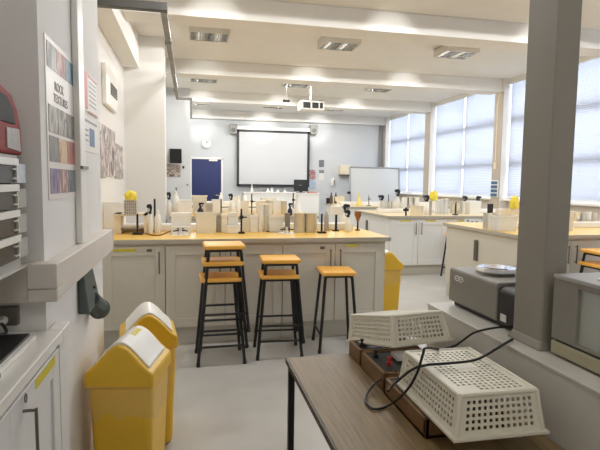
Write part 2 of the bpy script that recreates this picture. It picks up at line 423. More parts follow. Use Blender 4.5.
# ------------------------------------------------------------------ ceiling lights
lt0 = None
def light(x, y, label):
    global lt0
    if lt0 is None:
        t = thing('ceiling_light', (x, y, ZC), label, 'ceiling light', 'louvred ceiling lights')
        m = MB(); w, d = .235, .19
        m.box(-w, w, -d, -d+.012, -.115, -.006); m.box(-w, w, d-.012, d, -.115, -.006); m.box(-w, -w+.012, -d, d, -.115, -.006); m.box(w-.012, w, -d, d, -.115, -.006)
        m.box(-w, w, -d, d, -.02, -.006); m.build('casing', fixm, t)
        m = MB()
        for k in range(5): xx = -w+.02+k*(2*w-.04)/4; m.box(xx-.004, xx+.004, -d+.012, d-.012, -.114, -.08)
        for k in range(8): yy = -d+.03+k*(2*d-.06)/7; m.box(-w+.012, w-.012, yy-.003, yy+.003, -.112, -.08)
        m.build('louvre', louv, t)
        for s in (-.11, .11):
            m = MB(); m.cyl((s, -d+.03, -.06), (s, d-.03, -.06), .013, n=10); m.build('lamp_tube', tubes, t)
        m = MB(); m.box(-.05, .05, -.03, .03, -.006, .0); m.build('mounting_plate', white, t)
        lt0 = t
    else:
        t = copy_tree(lt0); t.location = (x, y, ZC); t['label'] = label
    ld = bpy.data.lights.new('forward_lobe', 'SPOT'); ld.energy = 0 if y < 2 else (13 if y < 5 else 22); ld.spot_size = math.radians(34); ld.spot_blend = .8; ld.shadow_soft_size = .02
    ld.color = (1, .99, .97)
    lo = bpy.data.objects.new('forward_lobe', ld); COL.objects.link(lo); lo.location = (0, .2, -.125); lo.rotation_euler = (math.radians(90-9), 0, 0); lo.parent = t
    for s in (-.11, .11):
        ld = bpy.data.lights.new('tube_light', 'SPOT'); ld.energy = LE*(.3 if y < 2 else 1); ld.spot_size = PI; ld.spot_blend = .04; ld.shadow_soft_size = .015
        ld.color = (1, .99, .975)
        lo = bpy.data.objects.new('tube_light', ld); COL.objects.link(lo); lo.location = (s, 0, -.120); lo.parent = t
LE = 10.5
for x, y, lb in ((.23, 6.34, 'square louvred ceiling light left of the other two, in front of the second beam'),
                 (1.86, 6.34, 'square louvred ceiling light in the middle, in front of the second beam'),
                 (3.50, 6.34, 'square louvred ceiling light on the right, in front of the second beam near the windows'),
                 (.23, 9.05, 'ceiling light behind the second beam, above the blue door'),
                 (1.86, 9.05, 'ceiling light behind the second beam, above the projector'),
                 (3.45, 9.05, 'ceiling light behind the second beam, towards the windows'),
                 (.23, 11.8, 'ceiling light in the farthest bay, left of the screen'),
                 (1.9, 11.8, 'ceiling light in the farthest bay, before the screen'),
                 (3.4, 11.8, 'ceiling light in the farthest bay, right of the screen'),
                 (.23, 3.75, 'ceiling light in front of the nearest beam, on the left'),
                 (2.1, 3.75, 'ceiling light in front of the nearest beam, in the middle'),
                 (.35, -.55, 'added ceiling light out of view behind the camera, brightening the foreground'),  # unseen fixture, added to lift the dim foreground
                 (3.9, 3.75, 'ceiling light in front of the nearest beam, on the right')):
    light(x, y, lb)

# ------------------------------------------------------------------ projector
t = thing('projector', (2.14, 9.0, 2.74), 'white ceiling projector hung on a pole before the screen', 'projector')
o = (2.14, 9.0, 2.74)
m = MB(); m.box(1.93, 2.36, 8.9, 9.2, 2.67, 2.83); m.build('body', white, t, o, bev=.015)
m = MB(); m.box(1.97, 2.33, 8.893, 8.90, 2.70, 2.80); m.build('rear_panel', blackp, t, o)
m = MB(); m.box(2.10, 2.13, 8.888, 8.9, 2.68, 2.82); m.box(2.25, 2.27, 8.888, 8.9, 2.68, 2.82); m.build('cable_cover', white, t, o)
m = MB(); m.tube([(2.10, 9.05, 2.82), (2.14, 9.05, 2.88), (2.15, 9.05, ZC)], .018); m.build('pole', steel, t, o)
m = MB(); m.cyl((1.95, 8.93, 2.84), (2.34, 8.93, 2.84), .008); m.cyl((1.95, 8.93, 2.69), (2.34, 8.93, 2.69), .008)
for x in (1.95, 2.34): m.cyl((x, 8.93, 2.69), (x, 8.93, 2.84), .008)
m.build('security_frame', hand, t, o)
m = MB(); m.box(1.70, 2.17, 9.03, 9.07, ZC-.05, ZC); m.build('ceiling_bar', steel, t, o)
t = thing('cable_junction', (1.68, 9.0, ZC), 'small dark sensor below the ceiling left of the projector', 'sensor')
m = MB(); m.cyl((1.68, 9.0, 2.84), (1.68, 9.0, ZC), .006); m.build('rod', hand, t, (1.68, 9.0, ZC))
m = MB(); m.box(1.62, 1.74, 8.97, 9.03, 2.80, 2.84); m.build('head', blackp, t, (1.68, 9.0, ZC), bev=.008)

# ------------------------------------------------------------------ back wall
YB = 13.7
t = thing('door_1', (.42, 13.69, 0), None, None); t['kind'] = 'structure'
o = (.42, 13.69, 0)
m = MB(); m.box(.03, .80, 13.65, 13.69, .01, 1.95); m.build('door_leaf', bluedoor, t, o)
m = MB(); m.box(-.0, .03, 13.64, 13.7, 0, 1.98); m.box(.80, .85, 13.64, 13.7, 0, 1.98); m.box(-.0, .85, 13.64, 13.7, 1.95, 2.0); m.build('door_frame', white, t, o)
m = MB(); m.box(.48, .70, 13.60, 13.65, 1.90, 1.945); m.build('door_closer', steel, t, o)
m = MB(); m.cyl((.72, 13.64, 1.0), (.72, 13.60, 1.0), .012); m.cyl((.72, 13.60, 1.0), (.62, 13.60, 1.0), .01); m.build('door_handle', steel, t, o)
t = thing('wall_clock', (.42, 13.7, 2.37), 'round white wall clock above the blue door', 'clock')
o = (.42, 13.7, 2.37)
m = MB(); m.cyl((.42, 13.69, 2.37), (.42, 13.65, 2.37), .135, n=32); m.build('rim', mat('clock_rim', (196, 192, 184), .4), t, o)
m = MB(); m.cyl((.42, 13.65, 2.37), (.42, 13.645, 2.37), .118, n=32); m.build('dial', white, t, o)
m = MB(); m.hexa([(.413,13.638,2.37),(.427,13.638,2.37),(.427,13.643,2.37),(.413,13.643,2.37)], [(.473,13.638,2.43),(.487,13.638,2.43),(.487,13.643,2.43),(.473,13.643,2.43)]); m.build('hour_hand', blackp, t, o)
m = MB(); m.box(.414, .426, 13.636, 13.640, 2.37, 2.46); m.build('minute_hand', blackp, t, o)
# projection screen
t = thing('projection_screen', (2.2, 13.6, 1.24), 'large black-framed white projection screen on the back wall', 'projection screen')
o = (2.2, 13.6, 1.24)
sx0, sx1, sz0, sz1 = 1.21, 3.20, 1.245, 2.75
m = MB(); m.box(sx0+.06, sx1-.06, 13.57, 13.58, sz0+.06, sz1-.05); m.build('fabric', screenm, t, o)
m = MB(); m.box(sx0, sx0+.06, 13.565, 13.585, sz0, sz1); m.box(sx1-.07, sx1, 13.565, 13.585, sz0, sz1); m.box(sx0, sx1, 13.565, 13.585, sz1-.06, sz1); m.box(sx0, sx1, 13.565, 13.585, sz0, sz0+.06); m.build('border', blackp, t, o)
m = MB(); m.box(sx0-.02, sx1+.02, 13.55, 13.69, sz1, sz1+.09); m.build('roller_case', white, t, o, bev=.01)
for x, z, lb in ((1.11, 2.74, 'grey wall speaker at the left top corner of the screen'), (3.30, 2.80, 'grey wall speaker at the right top corner of the screen')):
    t = thing('wall_speaker', (x, 13.7, z), lb, 'speaker', 'speakers beside the screen'); o = (x, 13.7, z)
    m = MB(); m.prism([(x-.09, z-.12), (x+.09, z-.12), (x+.11, z+.14), (x-.11, z+.14)], 'y', 13.5, 13.62); m.build('cabinet', mat('speaker_grey', (150, 148, 142), .5), t, o, bev=.02)
    m = MB(); m.cyl((x, 13.62, z), (x, 13.7, z), .03); m.build('bracket', hand, t, o)
    m = MB(); m.cyl((x, 13.5, z-.02), (x, 13.49, z-.02), .06); m.build('driver', mat('speaker_cone', (112, 110, 106), .7), t, o)
def flat(name, xa, xb, ya, yb, mm, label, cat, Y=13.69, th=.006, group=None):
    a = onY(xa, (ya+yb)/2, Y); b = onY(xb, (ya+yb)/2, Y); zt = onY((xa+xb)/2, ya, Y).z; zb = onY((xa+xb)/2, yb, Y).z
    c = ((a.x+b.x)/2, Y, zb)
    m = MB(); m.box(a.x, b.x, Y-th, Y, zb, zt); ob = m.build(name, mm, None, c); return tag(ob, label, cat, group)
flat('wall_notice', 319, 324, 160, 167, mat('dark_notice', (110, 112, 116), .6, noise=.2, nscale=20), 'small dark grey notice on the back wall right of the screen, uppermost', 'notice')
flat('wall_notice', 319, 324, 170, 173, greyprint, 'strip of grey printed paper just below the dark notice', 'notice')
flat('wall_notice', 319, 324, 173.5, 180, paperm, 'white sheet with faint print on the back wall, lowest beside the soap dispenser', 'notice')
flat('wall_poster', 309, 315.5, 170, 179, picmat('redpink', [(200, 170, 176), (160, 84, 76), (210, 190, 190)], 12), 'pink and red poster close beside the screen edge', 'poster')
flat('wall_poster', 309, 315.5, 180, 189, picmat('bluepale', [(190, 200, 214), (160, 176, 200), (220, 224, 230)], 12), 'pale blue poster below the pink and red one', 'poster')
t = thing('towel_dispenser', (4.2, 13.7, 1.58), 'white paper towel dispenser on the back wall', 'towel dispenser'); o = (4.2, 13.7, 1.58)
m = MB(); m.box(4.07, 4.37, 13.5, 13.7, 1.60, 1.87); m.build('casing', offw, t, o, bev=.02)
m = MB(); m.box(4.08, 4.36, 13.51, 13.7, 1.56, 1.60); m.build('slot', hand, t, o)
t = thing('soap_dispenser', (3.9, 13.7, 1.28), 'small white soap dispenser left of the towel dispenser', 'soap dispenser'); o = (3.9, 13.7, 1.28)
m = MB(); m.lathe([(.03, 0), (.05, .03), (.052, .16), (.04, .21), (.01, .23)], (3.89, 13.62, 1.28)); m.build('body', white, t, o, smooth=True)
m = MB(); m.box(3.90, 3.935, 13.55, 13.58, 1.36, 1.45); m.build('lever', greyprint, t, o)
# vertical trunk on the back wall near the windows
tag(b1(5.24, 5.33, 13.6, 13.7, 0, ZB).build('drain_pipe', mat('pipe_grey', (140, 142, 146), .5)), 'grey vertical pipe casing at the right end of the back wall', 'pipe')
# mobile whiteboard
t = thing('mobile_whiteboard', (4.72, 12.6, 0), 'large grey-framed mobile whiteboard in front of the back wall', 'whiteboard'); o = (4.72, 12.6, 0)
m = MB(); m.hexa([(4.04,12.45,.86),(5.40,12.45,.86),(5.40,12.47,.86),(4.04,12.47,.86)], [(4.06,12.62,1.78),(5.42,12.62,1.78),(5.42,12.64,1.78),(4.06,12.64,1.78)]); m.build('panel', wbm, t, o)
m = MB()
for a, b in (((4.04,12.45,.86),(4.06,12.62,1.78)), ((5.40,12.45,.86),(5.42,12.62,1.78)), ((4.06,12.62,1.78),(5.42,12.62,1.78)), ((4.04,12.45,.86),(5.40,12.45,.86))): m.cyl(a, b, .022, n=8)
m.build('frame', mat('board_frame', (158, 158, 156), .4, metal=.5), t, o)
for x in (4.12, 5.34):
    m = MB(); m.cyl((x, 12.56, .05), (x, 12.56, 1.35), .02, n=8); m.box(x-.03, x+.03, 12.3, 12.82, .04, .08); m.build('stand', hand, t, o)
m = MB(); m.cyl((4.0, 12.44, 1.12), (4.0, 12.52, 1.12), .035); m.build('clamp_knob', blackp, t, o)
# left grey wall: monitor, poster, switch
t = thing('wall_monitor', (-.3, 10.5, 1.72), 'black wall monitor tilted forward on the grey wall left of the blue door', 'monitor'); o = (-.3, 10.5, 1.72)
m = MB(); m.prism([(10.38, 1.74), (10.42, 1.72), (10.34, 2.0), (10.30, 2.0)], 'x', -.40, -.17); m.build('screen', blackp, t, o)
m = MB(); m.cyl((-.28, 10.36, 1.88), (-.28, 10.55, 1.88), .03); m.build('arm', hand, t, o)
m = MB(); m.prism([(-.43, 2.0), (-.40, 2.0), (-.33, 1.73), (-.43, 1.73)], 'y', 10.42, 10.44); m.build('backplate', greyb, t, o)
flat('landscape_poster', 166.5, 180.5, 164.5, 177, picmat('brownland', [(70, 54, 48), (150, 130, 118), (190, 178, 170), (96, 76, 64)], 8, (1, 1, 2.5), 4), 'brown landscape poster under the black monitor', 'poster', 10.545)
flat('light_switch', 182.4, 184.4, 166, 168.6, blackp, 'small black switch right of the wall monitor', 'switch', 10.545, .02)
flat('wall_socket', 186.7, 188.2, 184, 185.5, hand, 'small grey socket on the wall left of the blue door', 'socket', 10.545, .02)

# ------------------------------------------------------------------ lab benches
def worktop(x0, x1, y0, y1, m1, label, spine=True):
    t = thing('worktop', ((x0+x1)/2, y0, .862), label, 'worktop'); o = ((x0+x1)/2, y0, .862)
    m = MB(); m.box(x0+.004, x1-.004, y0+.012, y1, .862, .90); m.build('top_board', m1, t, o)
    m = MB(); m.box(x0, x1, y0, y0+.012, .862, .899); m.box(x0, x0+.012, y0, y1, .862, .899); m.box(x1-.012, x1, y0, y1, .862, .899); m.build('edge_strip', edgem, t, o, bev=.003)
    if spine:
        ym = (y0+y1)/2
        t2 = thing('service_spine', ((x0+x1)/2, ym, .9), 'low white service upstand along the middle of the ' + label.split(' of the ')[1].split(' bench')[0] + ' bench', 'bench upstand')
        m = MB(); m.box(x0+.12, x1-.12, ym-.06, ym+.06, .90, .965); m.build('upstand', white, t2, ((x0+x1)/2, ym, .9), bev=.006)
        for k in range(int((x1-x0)/.6)):
            m = MB(); xx = x0+.35+k*.6; m.box(xx, xx+.14, ym-.066, ym-.06, .91, .955)
            m.build('socket_plate', socketw, t2, ((x0+x1)/2, ym, .9))
    return t
def door_mb(x0, x1, z0, z1, y):
    m = MB(); fw = .075
    m.box(x0, x0+fw, y-.02, y, z0, z1); m.box(x1-fw, x1, y-.02, y, z0, z1)
    m.box(x0+fw, x1-fw, y-.02, y, z1-fw, z1); m.box(x0+fw, x1-fw, y-.02, y, z0, z0+fw)
    m.box(x0+fw, x1-fw, y-.012, y, z0+fw, z1-fw)
    return m
def cabinet(x0, x1, y0, y1, doors, label, m1=cab, lab=(), group=None):
    """doors: list of (xa, xb, handle side: -1 left, 1 right)"""
    t = thing('base_cabinet', ((x0+x1)/2, y0, 0), label, 'cabinet', group); o = ((x0+x1)/2, y0, 0)
    m = MB(); m.box(x0, x1, y0, y1, .155, .861); m.build('carcass', m1, t, o)
    m = MB(); m.box(x0, x1, y0+.045, y1-.045, 0, .155); m.build('plinth', plinthm, t, o)
    for xa, xb, s in doors:
        d = door_mb(xa+.003, xb-.003, .16, .842, y0).build('door', m1, t, o, bev=.002, seg=1)
        hx = xb-.045 if s > 0 else xa+.045
        if s:
            m = MB(); m.cyl((hx, y0-.045, .62), (hx, y0-.045, .80), .006, n=8); m.cyl((hx, y0-.045, .635), (hx, y0-.02, .635), .005, n=6); m.cyl((hx, y0-.045, .785), (hx, y0-.02, .785), .005, n=6)
            m.build('handle', hand, d, o)
    for xa, xb, z in lab:
        m = MB(); m.box(xa, xb, y0-.022, y0-.02, z-.011, z+.011); m.build('yellow_label', ylab, t, o)['label'] = 'yellow label strip'
    return t
BD = 1.54
worktop(-.82, 1.75, 4.2, 4.2+BD, beech, 'long yellow beech worktop of the front left bench behind the stools')
cabinet(-.80, -.207, 4.235, 5.70, [(-.70, -.207, 1)], 'cream cabinet at the left end of the front bench behind the yellow bins', lab=[(-.61, -.43, .815)])
cabinet(-.205, .768, 4.235, 5.70, [(-.205, .28, 1), (.28, .768, -1)], 'double cream cabinet behind the stool stacks of the front bench')
cabinet(.77, 1.71, 4.235, 5.70, [(.77, 1.237, 1), (1.237, 1.69, -1)], 'double cream cabinet at the right end of the front bench behind the single stool', lab=[(1.34, 1.45, .825)])
# small grey number plates on the doors
for x, lb in ((-.33, 'small dark plate on the leftmost door of the front bench'), (1.12, 'small grey plate on the door beside the single stool')):
    tag(b1(x-.02, x+.02, 4.21, 4.215, .80, .822).build('door_plate', hand, None, (x, 4.21, .80)), lb, 'plate')
# second and third left benches
worktop(-.28, 1.78, 6.93, 6.93+BD, beech, 'yellow beech worktop of the second left bench behind the front bench')
cabinet(-.26, .75, 6.965, 8.43, [(-.26, .245, 1), (.245, .75, -1)], 'cream double cabinet of the second left bench, left one')
cabinet(.752, 1.74, 6.965, 8.43, [(.752, 1.245, 1), (1.245, 1.74, -1)], 'cream double cabinet of the second left bench, right one')
worktop(.03, 1.78, 9.66, 9.66+BD, beechpale, 'pale beech worktop of the third left bench nearest the blue door')
cabinet(.05, 1.74, 9.695, 11.16, [(.05, .5, 1), (.5, 1.07, -1), (1.07, 1.74, 1)], 'cream cabinet run of the third left bench')
# right benches
def end_handle(t, x, y, label):
    o = tuple(t.location); m = MB(); m.box(x-.022, x, y-.03, y+.03, .53, .765); m.build('end_handle', hand, t, o, bev=.006)['label'] = label
worktop(3.075, 5.33, 4.2, 4.2+BD, beech, 'yellow beech worktop of the near right bench behind the grey post')
CE1 = cabinet(3.11, 4.2, 4.235, 5.70, [(3.115, 3.64, 1), (3.64, 4.2, -1)], 'cream cabinet at the aisle end of the near right bench')
cabinet(4.202, 5.3, 4.235, 5.70, [(4.202, 4.75, 1), (4.75, 5.3, -1)], 'cream cabinet at the window end of the near right bench')
end_handle(CE1, 3.11, 5.02, 'dark grey end pull')
worktop(2.835, 5.33, 6.93, 6.93+BD, beechpale, 'pale beech worktop of the middle right bench below the windows')
CE2 = cabinet(2.87, 3.80, 6.965, 8.43, [(2.875, 3.325, 1), (3.325, 3.795, -1)], 'white double cabinet at the aisle end of the middle right bench', cabwhite, lab=[(3.03, 3.20, .825), (3.43, 3.60, .825)])
cabinet(3.802, 5.3, 6.965, 8.43, [(3.802, 4.3, 1), (4.3, 4.8, -1), (4.8, 5.3, 1)], 'white cabinet run at the window end of the middle right bench', cabwhite, lab=[(3.95, 4.10, .825)])
end_handle(CE2, 2.87, 7.92, 'dark grey end pull')
worktop(3.03, 5.33, 9.70, 11.24, beechpale, 'pale beech worktop of the far right bench before the whiteboard')
cabinet(3.065, 5.3, 9.735, 11.2, [(3.07, 3.8, 1), (3.8, 4.5, -1), (4.5, 5.3, 1)], 'white cabinet run of the far right bench', cabwhite)
t = thing('socket_panel', (4.35, 6.93, .79), 'white twin socket panel with grey squares under the middle right worktop', 'socket'); o = (4.35, 6.93, .79)
a = onY(464, 219, 6.94); b = onY(480, 219, 6.94)
m = MB(); m.box(a.x, b.x, 6.925, 6.943, .775, .855); m.build('plate', socketw, t, o)
for u in (.15, .42, .7):
    x = a.x+(b.x-a.x)*u; m = MB(); m.box(x, x+.035, 6.920, 6.926, .79+.02*(u < .3), .82+.02*(u < .3)); m.build('socket_face', mat('socket_grey', (130, 140, 150), .5), t, o)
# teacher's desk
t = thing('demonstration_desk', (2.2, 12.3, 0), 'long white demonstration desk below the projection screen', 'desk'); o = (2.2, 12.3, 0)
m = MB(); m.box(1.28, 3.16, 12.3, 12.36, .02, 1.085); m.build('front_panel', white, t, o)
m = MB(); m.box(1.26, 3.18, 12.28, 13.0, 1.085, 1.11); m.build('desktop', whitetop, t, o, bev=.004)
for x in (1.28, 3.10): m = MB(); m.box(x, x+.06, 12.36, 12.98, 0, 1.085); m.build('side_panel', white, t, o)
t = thing('computer_monitor', (2.7, 12.45, 1.11), 'black computer monitor on the white demonstration desk', 'monitor'); o = (2.7, 12.45, 1.11)
a = onY(294, 186, 12.45); b = onY(308, 186, 12.45)
m = MB(); m.box(a.x, b.x, 12.43, 12.48, 1.15, 1.44); m.build('casing', blackp, t, o, bev=.008)
m = MB(); m.box((a.x+b.x)/2-.03, (a.x+b.x)/2+.03, 12.44, 12.49, 1.12, 1.16); m.box((a.x+b.x)/2-.1, (a.x+b.x)/2+.1, 12.38, 12.56, 1.11, 1.12); m.build('stand', blackp, t, o)
m = MB(); m.box(a.x+.12, a.x+.2, 12.427, 12.431, 1.29, 1.31); m.build('badge', hand, t, o)
tag(b1(2.93, 3.13, 12.4, 12.7, 1.11, 1.135).build('red_book', redprint, None, (3.03, 12.4, 1.11)), 'flat red book at the right end of the white desk', 'book')

# ------------------------------------------------------------------ bench clutter
def geo(x0, x1, yt, Y, z=.9):
    xm = (x0+x1)/2
    # a body of depth ~ its width stands behind Y; its front centre is at Y
    if Y < 4.9 and x1 < 400 and z < 1: Y = 4.57+(Y-4.34)*.5
    a = onY(x0, 210, Y); b = onY(x1, 210, Y); top = onY(xm, yt, Y)
    return (a.x+b.x)/2, Y, b.x-a.x, max(.03, top.z-z)
def spray(x0, x1, yt, Y, label, head=blackp, body=white, z=.9, face=1):
    x, y, w, h = geo(x0, x1, yt, Y, z); r = min(w/2, .055); y += r
    t = thing('spray_bottle', (x, y, z), label, 'spray bottle', 'spray bottles on the benches')
    bh = h*.66
    m = MB(); m.lathe([(r*.9, 0), (r, .01), (r, bh*.55), (r*.75, bh*.75), (r*.38, bh*.92), (r*.36, bh)]); m.build('bottle', body, t, smooth=True)
    m = MB(); m.cyl((0, 0, bh), (0, 0, bh+h*.1), r*.45, n=10); m.build('collar', head, t)
    m = MB(); f = face
    m.prism([(-f*r*.5, bh+h*.1), (f*r*.1, bh+h*.1), (f*r*.25, h*.86), (f*r*1.15, h*.86), (f*r*1.15, h*.97), (-f*r*.2, h), (-f*r*.7, h*.9)], 'y', -r*.32, r*.32); m.build('trigger_head', head, t)
    m = MB(); m.tube([(f*r*.5, 0, h*.87), (f*r*.75, 0, h*.8), (f*r*.6, 0, h*.7)], r*.12, 6); m.build('trigger', head, t)
def bottle(x0, x1, yt, Y, label, body=white, cap=white, z=.9, kind='wash_bottle', cat='bottle'):
    x, y, w, h = geo(x0, x1, yt, Y, z); r = min(w/2, .06); y += r
    t = thing(kind, (x, y, z), label, cat, 'bottles on the benches')
    m = MB(); m.lathe([(r*.92, 0), (r, .01), (r, h*.62), (r*.7, h*.74), (r*.36, h*.8), (r*.36, h*.84)]); m.build('bottle', body, t, smooth=True)
    m = MB(); m.lathe([(r*.44, h*.84), (r*.44, h*.92), (r*.15, h*.94), (r*.08, h)], n=10); m.build('cap', cap, t, smooth=True)
def flask(x0, x1, yt, Y, label, z=.9, body=jarm, liq=None):
    x, y, w, h = geo(x0, x1, yt, Y, z); r = w/2; y += r
    t = thing('conical_flask', (x, y, z), label, 'flask', 'conical flasks')
    m = MB(); m.lathe([(r*.9, 0), (r, .012), (r*.3, h*.68), (r*.28, h*.94), (r*.36, h)], n=16); m.build('glass', body, t, smooth=True)
    if liq:
        m = MB(); m.lathe([(r*.86, .006), (r*.93, .015), (r*.7, h*.3)]); m.build('liquid', liq, t, smooth=True)
def jar(x0, x1, yt, Y, label, body=jarm, z=.9, kind='glass_beaker', cat='beaker', lid=None):
    x, y, w, h = geo(x0, x1, yt, Y, z); r = w/2; y += r
    t = thing(kind, (x, y, z), label, cat, 'beakers and tins on the benches')
    m = MB(); m.lathe([(0.001, .004), (r*.94, .004), (r*.94, h*.97), (r*1.06, h), (r, h*.96), (r, .006), (r*.95, 0), (.001, 0)], n=18, cap=False); m.build('body', body, t, smooth=True)
    if lid:
        m = MB(); m.cyl((0, 0, h), (0, 0, h+.014), r*1.05, n=18); m.build('lid', lid, t)
def tub(x0, x1, yt, Y, label, body=tubm, z=.9, d=.8, rim=None, kind='storage_tub', cat='tub', fill=None):
    x, y, w, h = geo(x0, x1, yt, Y, z); dd = w*d; y += dd/2
    t = thing(kind, (x, y, z), label, cat, 'storage tubs on the benches')
    m = MB(); k = .88; th = .006
    m.frustum(0, 0, 0, .006, w*k, dd*k, w*k, dd*k)
    for s in (-1, 1):
        m.hexa([(s*w*k/2-th, -dd*k/2, 0), (s*w*k/2, -dd*k/2, 0), (s*w*k/2, dd*k/2, 0), (s*w*k/2-th, dd*k/2, 0)], [(s*w/2-th, -dd/2, h), (s*w/2, -dd/2, h), (s*w/2, dd/2, h), (s*w/2-th, dd/2, h)])
        m.hexa([(-w*k/2, s*dd*k/2-th, 0), (w*k/2, s*dd*k/2-th, 0), (w*k/2, s*dd*k/2, 0), (-w*k/2, s*dd*k/2, 0)], [(-w/2, s*dd/2-th, h), (w/2, s*dd/2-th, h), (w/2, s*dd/2, h), (-w/2, s*dd/2, h)])
    m.build('tub_body', body, t)
    m = MB(); q = .008
    m.box(-w/2-q, w/2+q, -dd/2-q, -dd/2+.004, h-.016, h); m.box(-w/2-q, w/2+q, dd/2-.004, dd/2+q, h-.016, h); m.box(-w/2-q, -w/2+.004, -dd/2, dd/2, h-.016, h); m.box(w/2-.004, w/2+q, -dd/2, dd/2, h-.016, h)
    m.build('rim', rim or body, t)
    if fill:
        m = MB(); m.frustum(0, 0, .007, h*.7, w*k*.9, dd*k*.9, w*.9, dd*.9); m.build('contents', fill, t)
def carton(x0, x1, yt, Y, label, body=card, z=.9, d=.7, side=None, kind='carton', cat='box'):
    x, y, w, h = geo(x0, x1, yt, Y, z); dd = max(.05, w*d); y += dd/2
    t = thing(kind, (x, y, z), label, cat, 'boxes on the benches')
    m = MB(); m.box(-w/2, w/2, -dd/2, dd/2, 0, h*.8); m.build('box_body', body, t, bev=.003)
    m = MB(); m.box(-w/2-.002, w/2+.002, -dd/2-.002, dd/2+.002, h*.8, h); m.build('lid', side or body, t, bev=.003)
    return t
def stand(x0, x1, yt, Y, label, z=.9, clamp=True, mm=black):
    x, y, w, h = geo(x0, x1, yt, Y, z); w = max(w, .05); y += w/2
    t = thing('clamp_stand', (x, y, z), label, 'clamp stand', 'clamp stands on the benches')
    m = MB(); m.box(-w/2, w/2, -w*.4, w*.4, 0, .018); m.build('base', mm, t, bev=.004)
    m = MB(); m.cyl((0, 0, .018), (0, 0, h), .009, n=8); m.build('rod', mm, t)
    if clamp:
        m = MB(); m.box(-.016, .016, -.02, .02, h*.6, h*.6+.03); m.cyl((0, 0, h*.6+.015), (.05, -.02, h*.6+.015), .006, n=6); m.build('clamp', mm, t)
def gastap(px, py, label):
    p = onZ(px, py, .9)
    t = thing('gas_tap', (p.x, p.y, .9), label, 'gas tap', 'gas taps on white plates')
    m = MB(); m.box(-.07, .07, -.075, .075, 0, .004); m.build('base_plate', white, t)
    m = MB(); m.lathe([(.025, .004), (.02, .02), (.014, .03), (.016, .055), (.006, .06)]); m.build('turret', steel, t, smooth=True)
    for s in (-1, 1):
        m = MB(); m.cyl((s*.012, 0, .04), (s*.065, -.01, .034), .008, .005, n=8); m.build('nozzle', blackp, t)
        m = MB(); m.box(s*.02-.012, s*.02+.012, -.006, .006, .05, .06); m.build('lever', hand, t)

# --- front bench, front half
x, y, w, h = geo(113, 146, 214, 4.52)
t = thing('open_rack', (x, y+.12, .9), 'low cream open-fronted rack at the left end of the front bench', 'rack')
m = MB(); m.box(-w/2, -w/2+.06, -.10, .12, 0, h); m.build('side_panel', cream, t)
m = MB(); m.box(w/2-.02, w/2, -.12, .12, 0, h); m.build('side_panel', offw, t)
m = MB(); m.box(-w/2, w/2, -.12, .12, h-.015, h); m.build('top_shelf', offw, t)
m = MB(); m.box(-w/2+.03, w/2-.02, -.05, .11, .045, .065); m.build('inner_shelf', white, t)
rx, ry, rh = x, y, h
x, y, w, h = geo(124.5, 136, 200, 4.56, .9+rh)
t = thing('wire_basket', (x, y+.05, .9+rh), 'grey wire basket standing on the cream rack', 'basket')
m = MB()
for s in range(7):
    u = -w/2+s*w/6
    m.cyl((u, -w/2, 0), (u, -w/2, h), .0025, n=5); m.cyl((u, w/2, 0), (u, w/2, h), .0025, n=5); m.cyl((-w/2, u, 0), (-w/2, u, h), .0025, n=5); m.cyl((w/2, u, 0), (w/2, u, h), .0025, n=5)
for k in range(6):
    z = k*h/5
    for a, b in (((-w/2,-w/2),(w/2,-w/2)), ((w/2,-w/2),(w/2,w/2)), ((w/2,w/2),(-w/2,w/2)), ((-w/2,w/2),(-w/2,-w/2))): m.cyl((*a, z), (*b, z), .0025, n=5)
m.build('wire_body', steel, t)
m = MB(); m.box(-w/2+.004, w/2-.004, -w/2+.004, w/2-.004, .002, h*.85); m.build('grey_lining', mat('lining_grey', (168, 164, 158), .7, noise=.15, nscale=60), t)
def bag(px0, px1, yt, Y, label, z):
    x, y, w, h = geo(px0, px1, yt, Y, z)
    m = MB(); r = w/2
    m.lathe([(r*.7, 0), (r*.98, h*.2), (r*1.02, h*.6), (r*.85, h*.85), (r*.45, h)], n=10)
    rr = random.Random(px0)
    for v in m.b.verts: v.co += Vector((rr.uniform(-1, 1), rr.uniform(-1, 1), rr.uniform(-.6, .6)))*r*.13
    tag(m.build('crumpled_bag', yelbag, None, None or (0,0,0)), label, 'bag').location = (x, y+r, z)
bag(124, 136.5, 191, 4.56, 'bright yellow crumpled bag in the wire basket', .9+rh+h*.86)
tub(430.5, 439.5, 201, 8.15, 'white tub at the back of the middle right bench under the yellow bag', white)
bag(431.5, 438.5, 191, 8.2, 'small yellow crumpled bag at the back of the middle right bench', 1.076)
tub(511.5, 521, 209, 5.35, 'cream tub under the yellow bag just left of the grey post', offw)
bag(513, 520, 196, 5.4, 'yellow crumpled bag just left of the grey post', 1.076)
carton(103, 124, 202, 5.15, 'wide white box behind the cream rack against the left wall')
stand(131.5, 142, 214, 4.34, 'black clamp stand in front of the cream rack', clamp=False)
spray(147, 153, 204, 4.6, 'white spray bottle with black trigger right of the cream rack', face=-1)
bottle(154, 161, 209, 4.6, 'white wash bottle beside the leftmost front-bench spray bottle')
stand(151.5, 157.5, 199, 4.78, 'tall thin clamp stand behind the two white bottles on the front bench', clamp=False)
gastap(180.5, 234.8, 'gas tap on a white plate left of the stool stacks')
gastap(286.5, 233.2, 'gas tap on a white plate above the stack of two stools')
carton(171, 191, 213, 4.64, 'white carton at the back of the left gas tap', d=.5)
carton(171, 190.5, 227, 4.46, 'flat white tray box just behind the left gas tap', d=.5)
tub(196, 216.5, 213, 4.5, 'cream translucent tub above the stack of three stools')
carton(216.5, 222, 213, 4.7, 'grey upright box just right of the cream tub', greyb)
carton(221.5, 227.5, 214, 4.58, 'narrow beige box between the cream tub and the tall white box', cream)
carton(228, 238, 212.5, 4.6, 'tall white box in the middle of the front bench', side=card)
